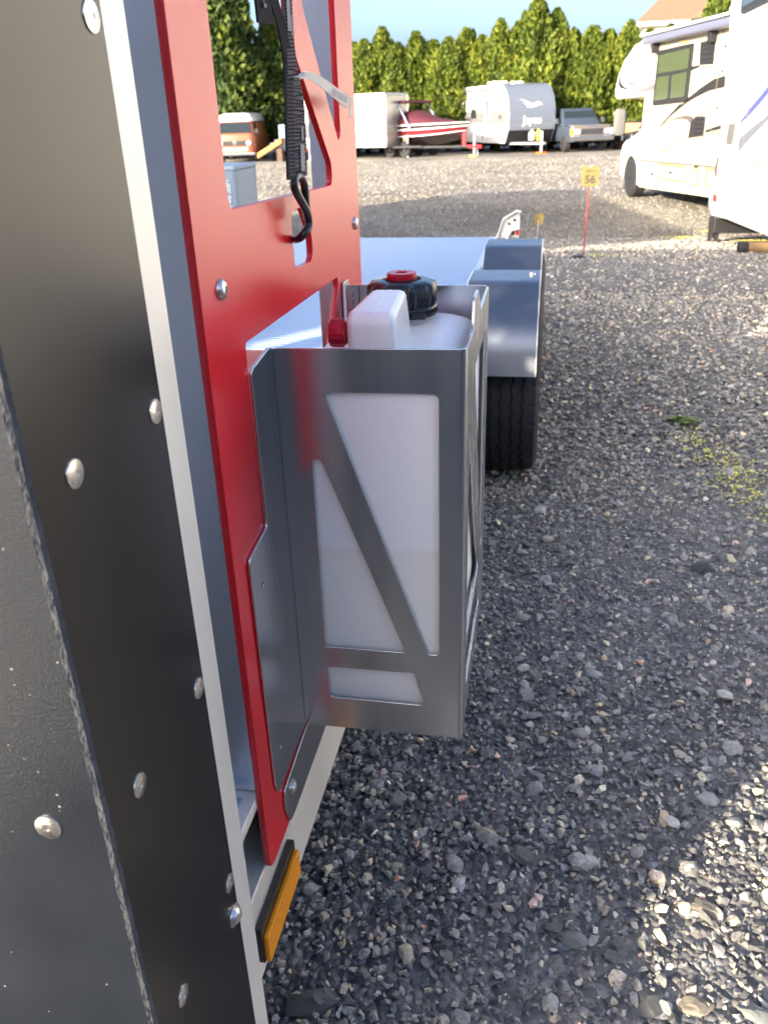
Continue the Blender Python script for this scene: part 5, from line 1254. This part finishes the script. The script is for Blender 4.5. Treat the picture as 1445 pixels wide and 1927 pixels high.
# ------------------------------------------------------------------ trees
def crown_mesh(name, n, h, R, prof, leaf, seed, m, lean=0.0, up=0.75):
    r = np.random.default_rng(seed)
    t = r.random(n) ** 0.85; ang = r.uniform(0, 2 * np.pi, n)
    rad = np.interp(t, [p[0] for p in prof], [p[1] for p in prof]) * R
    # lumpy outline: clumps stand out of the crown
    lump = np.array([mnoise.noise(Vector((math.cos(a_) * 1.6, math.sin(a_) * 1.6, tt * h * 0.9 + seed))) for a_, tt in zip(ang, t)])
    # side leaders: smaller spires round the top make an uneven outline
    k_sp = max(1, int(n * 0.30)); nsp = 5
    spa = r.uniform(0, 2 * np.pi, nsp); spr = r.uniform(0.30, 0.75, nsp) * R; sph = r.uniform(0.72, 1.02, nsp) * h
    depth = 1 - 0.55 * r.random(n) ** 2.2
    rr = rad * depth * (1 + 0.42 * lump) + 0.02
    c = np.stack([rr * np.cos(ang), rr * np.sin(ang), t * h], -1)
    which = r.integers(0, nsp, k_sp); tt_ = r.random(k_sp); a2 = r.uniform(0, 2 * np.pi, k_sp)
    rs = (0.34 * R * (1 - tt_) ** 0.8 + 0.03) * r.uniform(0.5, 1.1, k_sp)
    c[:k_sp, 0] = spr[which] * np.cos(spa[which]) * (1 - 0.25 * tt_) + rs * np.cos(a2)
    c[:k_sp, 1] = spr[which] * np.sin(spa[which]) * (1 - 0.25 * tt_) + rs * np.sin(a2)
    c[:k_sp, 2] = sph[which] * (0.62 + 0.38 * tt_)
    lump[:k_sp] = np.array([mnoise.noise(Vector((q_[0] * 2.2, q_[1] * 2.2, q_[2] * 1.6 + seed))) for q_ in c[:k_sp]])
    out = np.stack([np.cos(ang), np.sin(ang), np.zeros(n)], -1)
    d = out * r.uniform(0.2, 0.9, (n, 1)) + np.array([0, 0, 1.0]) * r.uniform(up * 0.5, up * 1.6, (n, 1)) + r.normal(0, 0.35, (n, 3))
    d /= np.linalg.norm(d, axis=1, keepdims=True)
    s = np.cross(d, r.normal(size=(n, 3))); s /= np.linalg.norm(s, axis=1, keepdims=True)
    L = leaf * r.uniform(0.55, 1.4, (n, 1)); W = L * r.uniform(0.22, 0.38, (n, 1))
    nn = np.cross(d, s)
    p0 = c - d * L * 0.5; p1 = c + s * W + nn * W * 0.25; p2 = c + d * L * 0.6; p3 = c - s * W + nn * W * 0.25
    V = np.stack([p0, p1, p2, p3], 1).reshape(-1, 3)
    F = np.arange(4 * n).reshape(n, 4)
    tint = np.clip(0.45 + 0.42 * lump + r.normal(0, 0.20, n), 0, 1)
    # opaque inner mass of foliage, crown shade put into its dark tint
    core = []
    for k in range(15):
        tt = k / 14
        rc = np.interp(tt, [p[0] for p in prof], [p[1] for p in prof]) * R * 0.60
        core.append([(rc * math.cos(2 * math.pi * j / 14) * (1 + 0.3 * mnoise.noise(Vector((j, k * 0.7, seed)))), rc * math.sin(2 * math.pi * j / 14) * (1 + 0.3 * mnoise.noise(Vector((j, k * 0.7, seed + 9)))), tt * h * 0.93) for j in range(14)])
    b = MB(); b.rings(core)
    nv = len(V); verts = V.tolist() + [list(v) for v in b.v]; faces = F.tolist() + [[i + nv for i in f] for f in b.f]
    me = bpy.data.meshes.new(name); me.from_pydata(verts, [], faces)
    at = me.attributes.new('tint', 'FLOAT', 'POINT')
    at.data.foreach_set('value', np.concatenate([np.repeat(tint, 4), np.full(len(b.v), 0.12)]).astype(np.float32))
    me.materials.append(m)
    return me
PROF = [(0, 0.86), (0.1, 1.0), (0.45, 0.95), (0.7, 0.72), (0.88, 0.40), (0.96, 0.18), (1.0, 0.03)]
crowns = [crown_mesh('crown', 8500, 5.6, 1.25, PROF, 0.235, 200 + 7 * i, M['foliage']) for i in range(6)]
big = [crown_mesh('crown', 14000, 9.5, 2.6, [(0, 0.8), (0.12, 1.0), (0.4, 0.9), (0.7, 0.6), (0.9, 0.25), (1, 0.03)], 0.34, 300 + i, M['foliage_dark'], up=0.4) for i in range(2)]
trunk_me = MB().tube([(0, 0, -0.1), (0.02, 0, 1.2), (0, 0.02, 3.6)], [0.11, 0.09, 0.03], 8).mesh('trunk'); trunk_me.materials.append(M['bark'])
def tree(x, y, h, w, crown_me, ch, label, group, name='conifer_tree', rz=None):
    r = empty(name, (x, y, GZ), random.uniform(0, 6.28) if rz is None else rz, label, 'tree', group)
    o = bpy.data.objects.new('crown', crown_me); COL.objects.link(o); o.parent = r
    o.location = (0, 0, 0.25); o.scale = (w, w, (h - 0.25) / ch)
    t = bpy.data.objects.new('trunk', trunk_me); COL.objects.link(t); t.parent = r; t.scale = (1.4, 1.4, h / 4.2)
    return r
HL_ = 'slim yellow green conifer standing in the dense hedge row behind the parked vehicles'
tops = [(-11.0, 5.0), (-10.2, 5.15), (-9.35, 5.2), (-8.5, 5.7), (-7.6, 4.95), (-6.8, 5.45), (-5.9, 5.05), (-5.1, 5.1), (-4.3, 5.5), (-3.5, 5.15), (-2.6, 5.75), (-1.75, 5.6), (-0.85, 6.55), (0.05, 6.1), (0.95, 5.2), (1.75, 5.3), (2.6, 5.15), (3.5, 5.45), (4.4, 5.05), (5.3, 5.2), (6.2, 5.3), (7.2, 5.2)]
WHERE = ['conifer of the hedge hidden behind the right edge of the red panel', 'yellow green conifer just right of the red panel edge', 'yellow green conifer over the left half of the cargo trailer',
         'taller conifer over the middle of the white cargo trailer', 'low conifer over the nose of the cargo trailer', 'conifer over the left end of the maroon boat tower', 'conifer over the right end of the maroon boat tower',
         'conifer over the bow of the maroon ski boat', 'conifer between the boat bow and the travel trailer', 'conifer over the rear end of the travel trailer', 'tall conifer over the side door of the travel trailer',
         'conifer over the left edge of the grey Jayco cap', '', 'tall conifer over the right edge of the grey Jayco cap', 'low conifer over the cab of the dark pickup truck', 'conifer over the tan nose of the pickup truck',
         'low conifer just right of the pickup truck', 'conifer over the brick wall beside the motorhome nose', 'conifer partly behind the motorhome cab-over', 'conifer between the motorhome awning and the house eave',
         'conifer below the house roof, mostly behind the motorhome', 'conifer wholly behind the right end of the motorhome']
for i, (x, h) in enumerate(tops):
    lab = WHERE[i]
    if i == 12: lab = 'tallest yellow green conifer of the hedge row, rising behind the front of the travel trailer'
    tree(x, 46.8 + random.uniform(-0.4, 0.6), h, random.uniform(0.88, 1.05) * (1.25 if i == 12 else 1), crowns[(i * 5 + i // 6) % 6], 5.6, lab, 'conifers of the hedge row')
for i in range(12):
    tree(-10.5 + i * 1.5, 48.6, 4.8 + random.uniform(-0.3, 0.4), 1.05, crowns[(i + 2) % 6], 5.6, 'conifer of the second hedge row showing only between the front ones', 'conifers of the second hedge row')
tree(-16.6, 45.0, 10.5, 1.0, big[0], 9.5, 'large dark conifer rising behind the orange camper van', 'big conifers on the left')
tree(-13.9, 46.5, 6.6, 0.75, big[1], 9.5, 'dark conifer right of the orange van, seen beside the hanging strap', 'big conifers on the left')
tree(-19.6, 47.0, 11.5, 1.0, big[1], 9.5, 'tall dark conifer at the far left of the row behind the van', 'big conifers on the left')
tree(-12.4, 50.5, 6.7, 1.15, crowns[1], 5.6, 'pale yellow green conifer seen in the sky gap between strap and dark tree', 'conifers of the hedge row')
tree(-11.4, 48.5, 5.3, 1.0, crowns[0], 5.6, 'conifer seen through the narrow gap of the red panel cut-out', 'conifers of the hedge row')
tree(9.6, 58.0, 8.6, 1.3, crowns[2], 5.6, 'green tree standing in front of the house roof', 'trees by the house')
tree(-24.5, 50, 9.0, 1.0, big[0], 9.5, 'dark conifer beyond the left end of the row', 'big conifers on the left')
for x in (10.5, 13, 15.5, 18.5): tree(x, 47.5, 5.2, 1.2, crowns[int(x) % 6], 5.6, 'conifer of the hedge hidden behind the campers on the right', 'conifers behind the campers')

# brick wall and dark low trailer right of the truck
BWL = empty('brick_wall', (5.6, 45.4, GZ), 0, 'low tan brick wall between the pickup truck and the motorhome', 'wall')
P(MB().box(-2.6, 3.4, 0.0, 0.25, 0.0, 1.12), 'wall_core', M['brick'], BWL)
bm_ = MB().box(0, 0.375, -0.012, 0.0, 0, 0.165).mesh('brick'); bm_.materials.append(M['brick'])
for k in range(6):
    for i in range(15):
        o = bpy.data.objects.new('brick', bm_); COL.objects.link(o); o.parent = BWL
        o.location = (-2.6 + i * 0.395 + (0.19 if k % 2 else 0), -0.001 - 0.004 * random.random(), 0.03 + k * 0.182)
FT = empty('flat_trailer', (4.1, 43.6, GZ), R_(10), 'low dark flatbed trailer parked right of the pickup truck', 'trailer', 'vehicles parked along the hedge')
P(MB().box(-0.9, 1.6, 0, 2.5, 0.45, 0.68), 'bed', M['dark_metal'], FT, bevel=0.02)
for k in range(6): P(MB().box(-0.85 + k * 0.42, -0.79 + k * 0.42, -0.03, 0.0, 0.40, 0.80), 'stake', M['grey_metal'], FT)
wheel_part(FT, -0.8, 1.2, 0.3, 0.2); wheel_part(FT, 1.5, 1.2, 0.3, 0.2)

# house behind the hedge
H = empty('house', (11.0, 66.0, GZ), 0, 'cream house with a brown hip roof behind the hedge at upper right', 'house')
ez = 6.72
P(MB().box(-5.2, 8.0, 0.0, 9.0, 0.0, ez - 0.12), 'wall', M['siding'], H)
P(MB().box(-5.75, 8.5, -0.55, 9.5, ez - 0.12, ez + 0.12), 'eave_trim', M['house_trim'], H)
P(MB().add([(-5.8, -0.6, ez + 0.125), (8.6, -0.6, ez + 0.125), (8.6, 9.6, ez + 0.125), (-5.8, 9.6, ez + 0.125), (-2.4, 4.5, ez + 3.3), (5.0, 4.5, ez + 3.3)], [(0, 1, 5, 4), (1, 2, 5), (2, 3, 4, 5), (3, 0, 4), (0, 3, 2, 1)]), 'roof', M['roof'], H)
P(MB().prism([(-2.4, ez + 0.13), (-2.4, ez + 0.2), (1.2, ez + 2.6), (4.8, ez + 0.2), (4.8, ez + 0.13)], 'y', -1.2, 3.5), 'gable_roof', M['roof'], H)
for x in (-3.6, -1.0, 2.0, 5.0):
    wf_ = P(MB().box(x, x + 1.1, -0.04, -0.001, ez - 1.9, ez - 0.6), 'window', M['house_trim'], H)
    P(MB().box(x + 0.1, x + 1.0, -0.05, -0.041, ez - 1.8, ez - 0.7), 'pane', M['glass'], wf_)
P(MB().box(-1.0, -0.3, 5.2, 5.9, ez + 1.5, ez + 4.1), 'chimney', M['brick'], H)
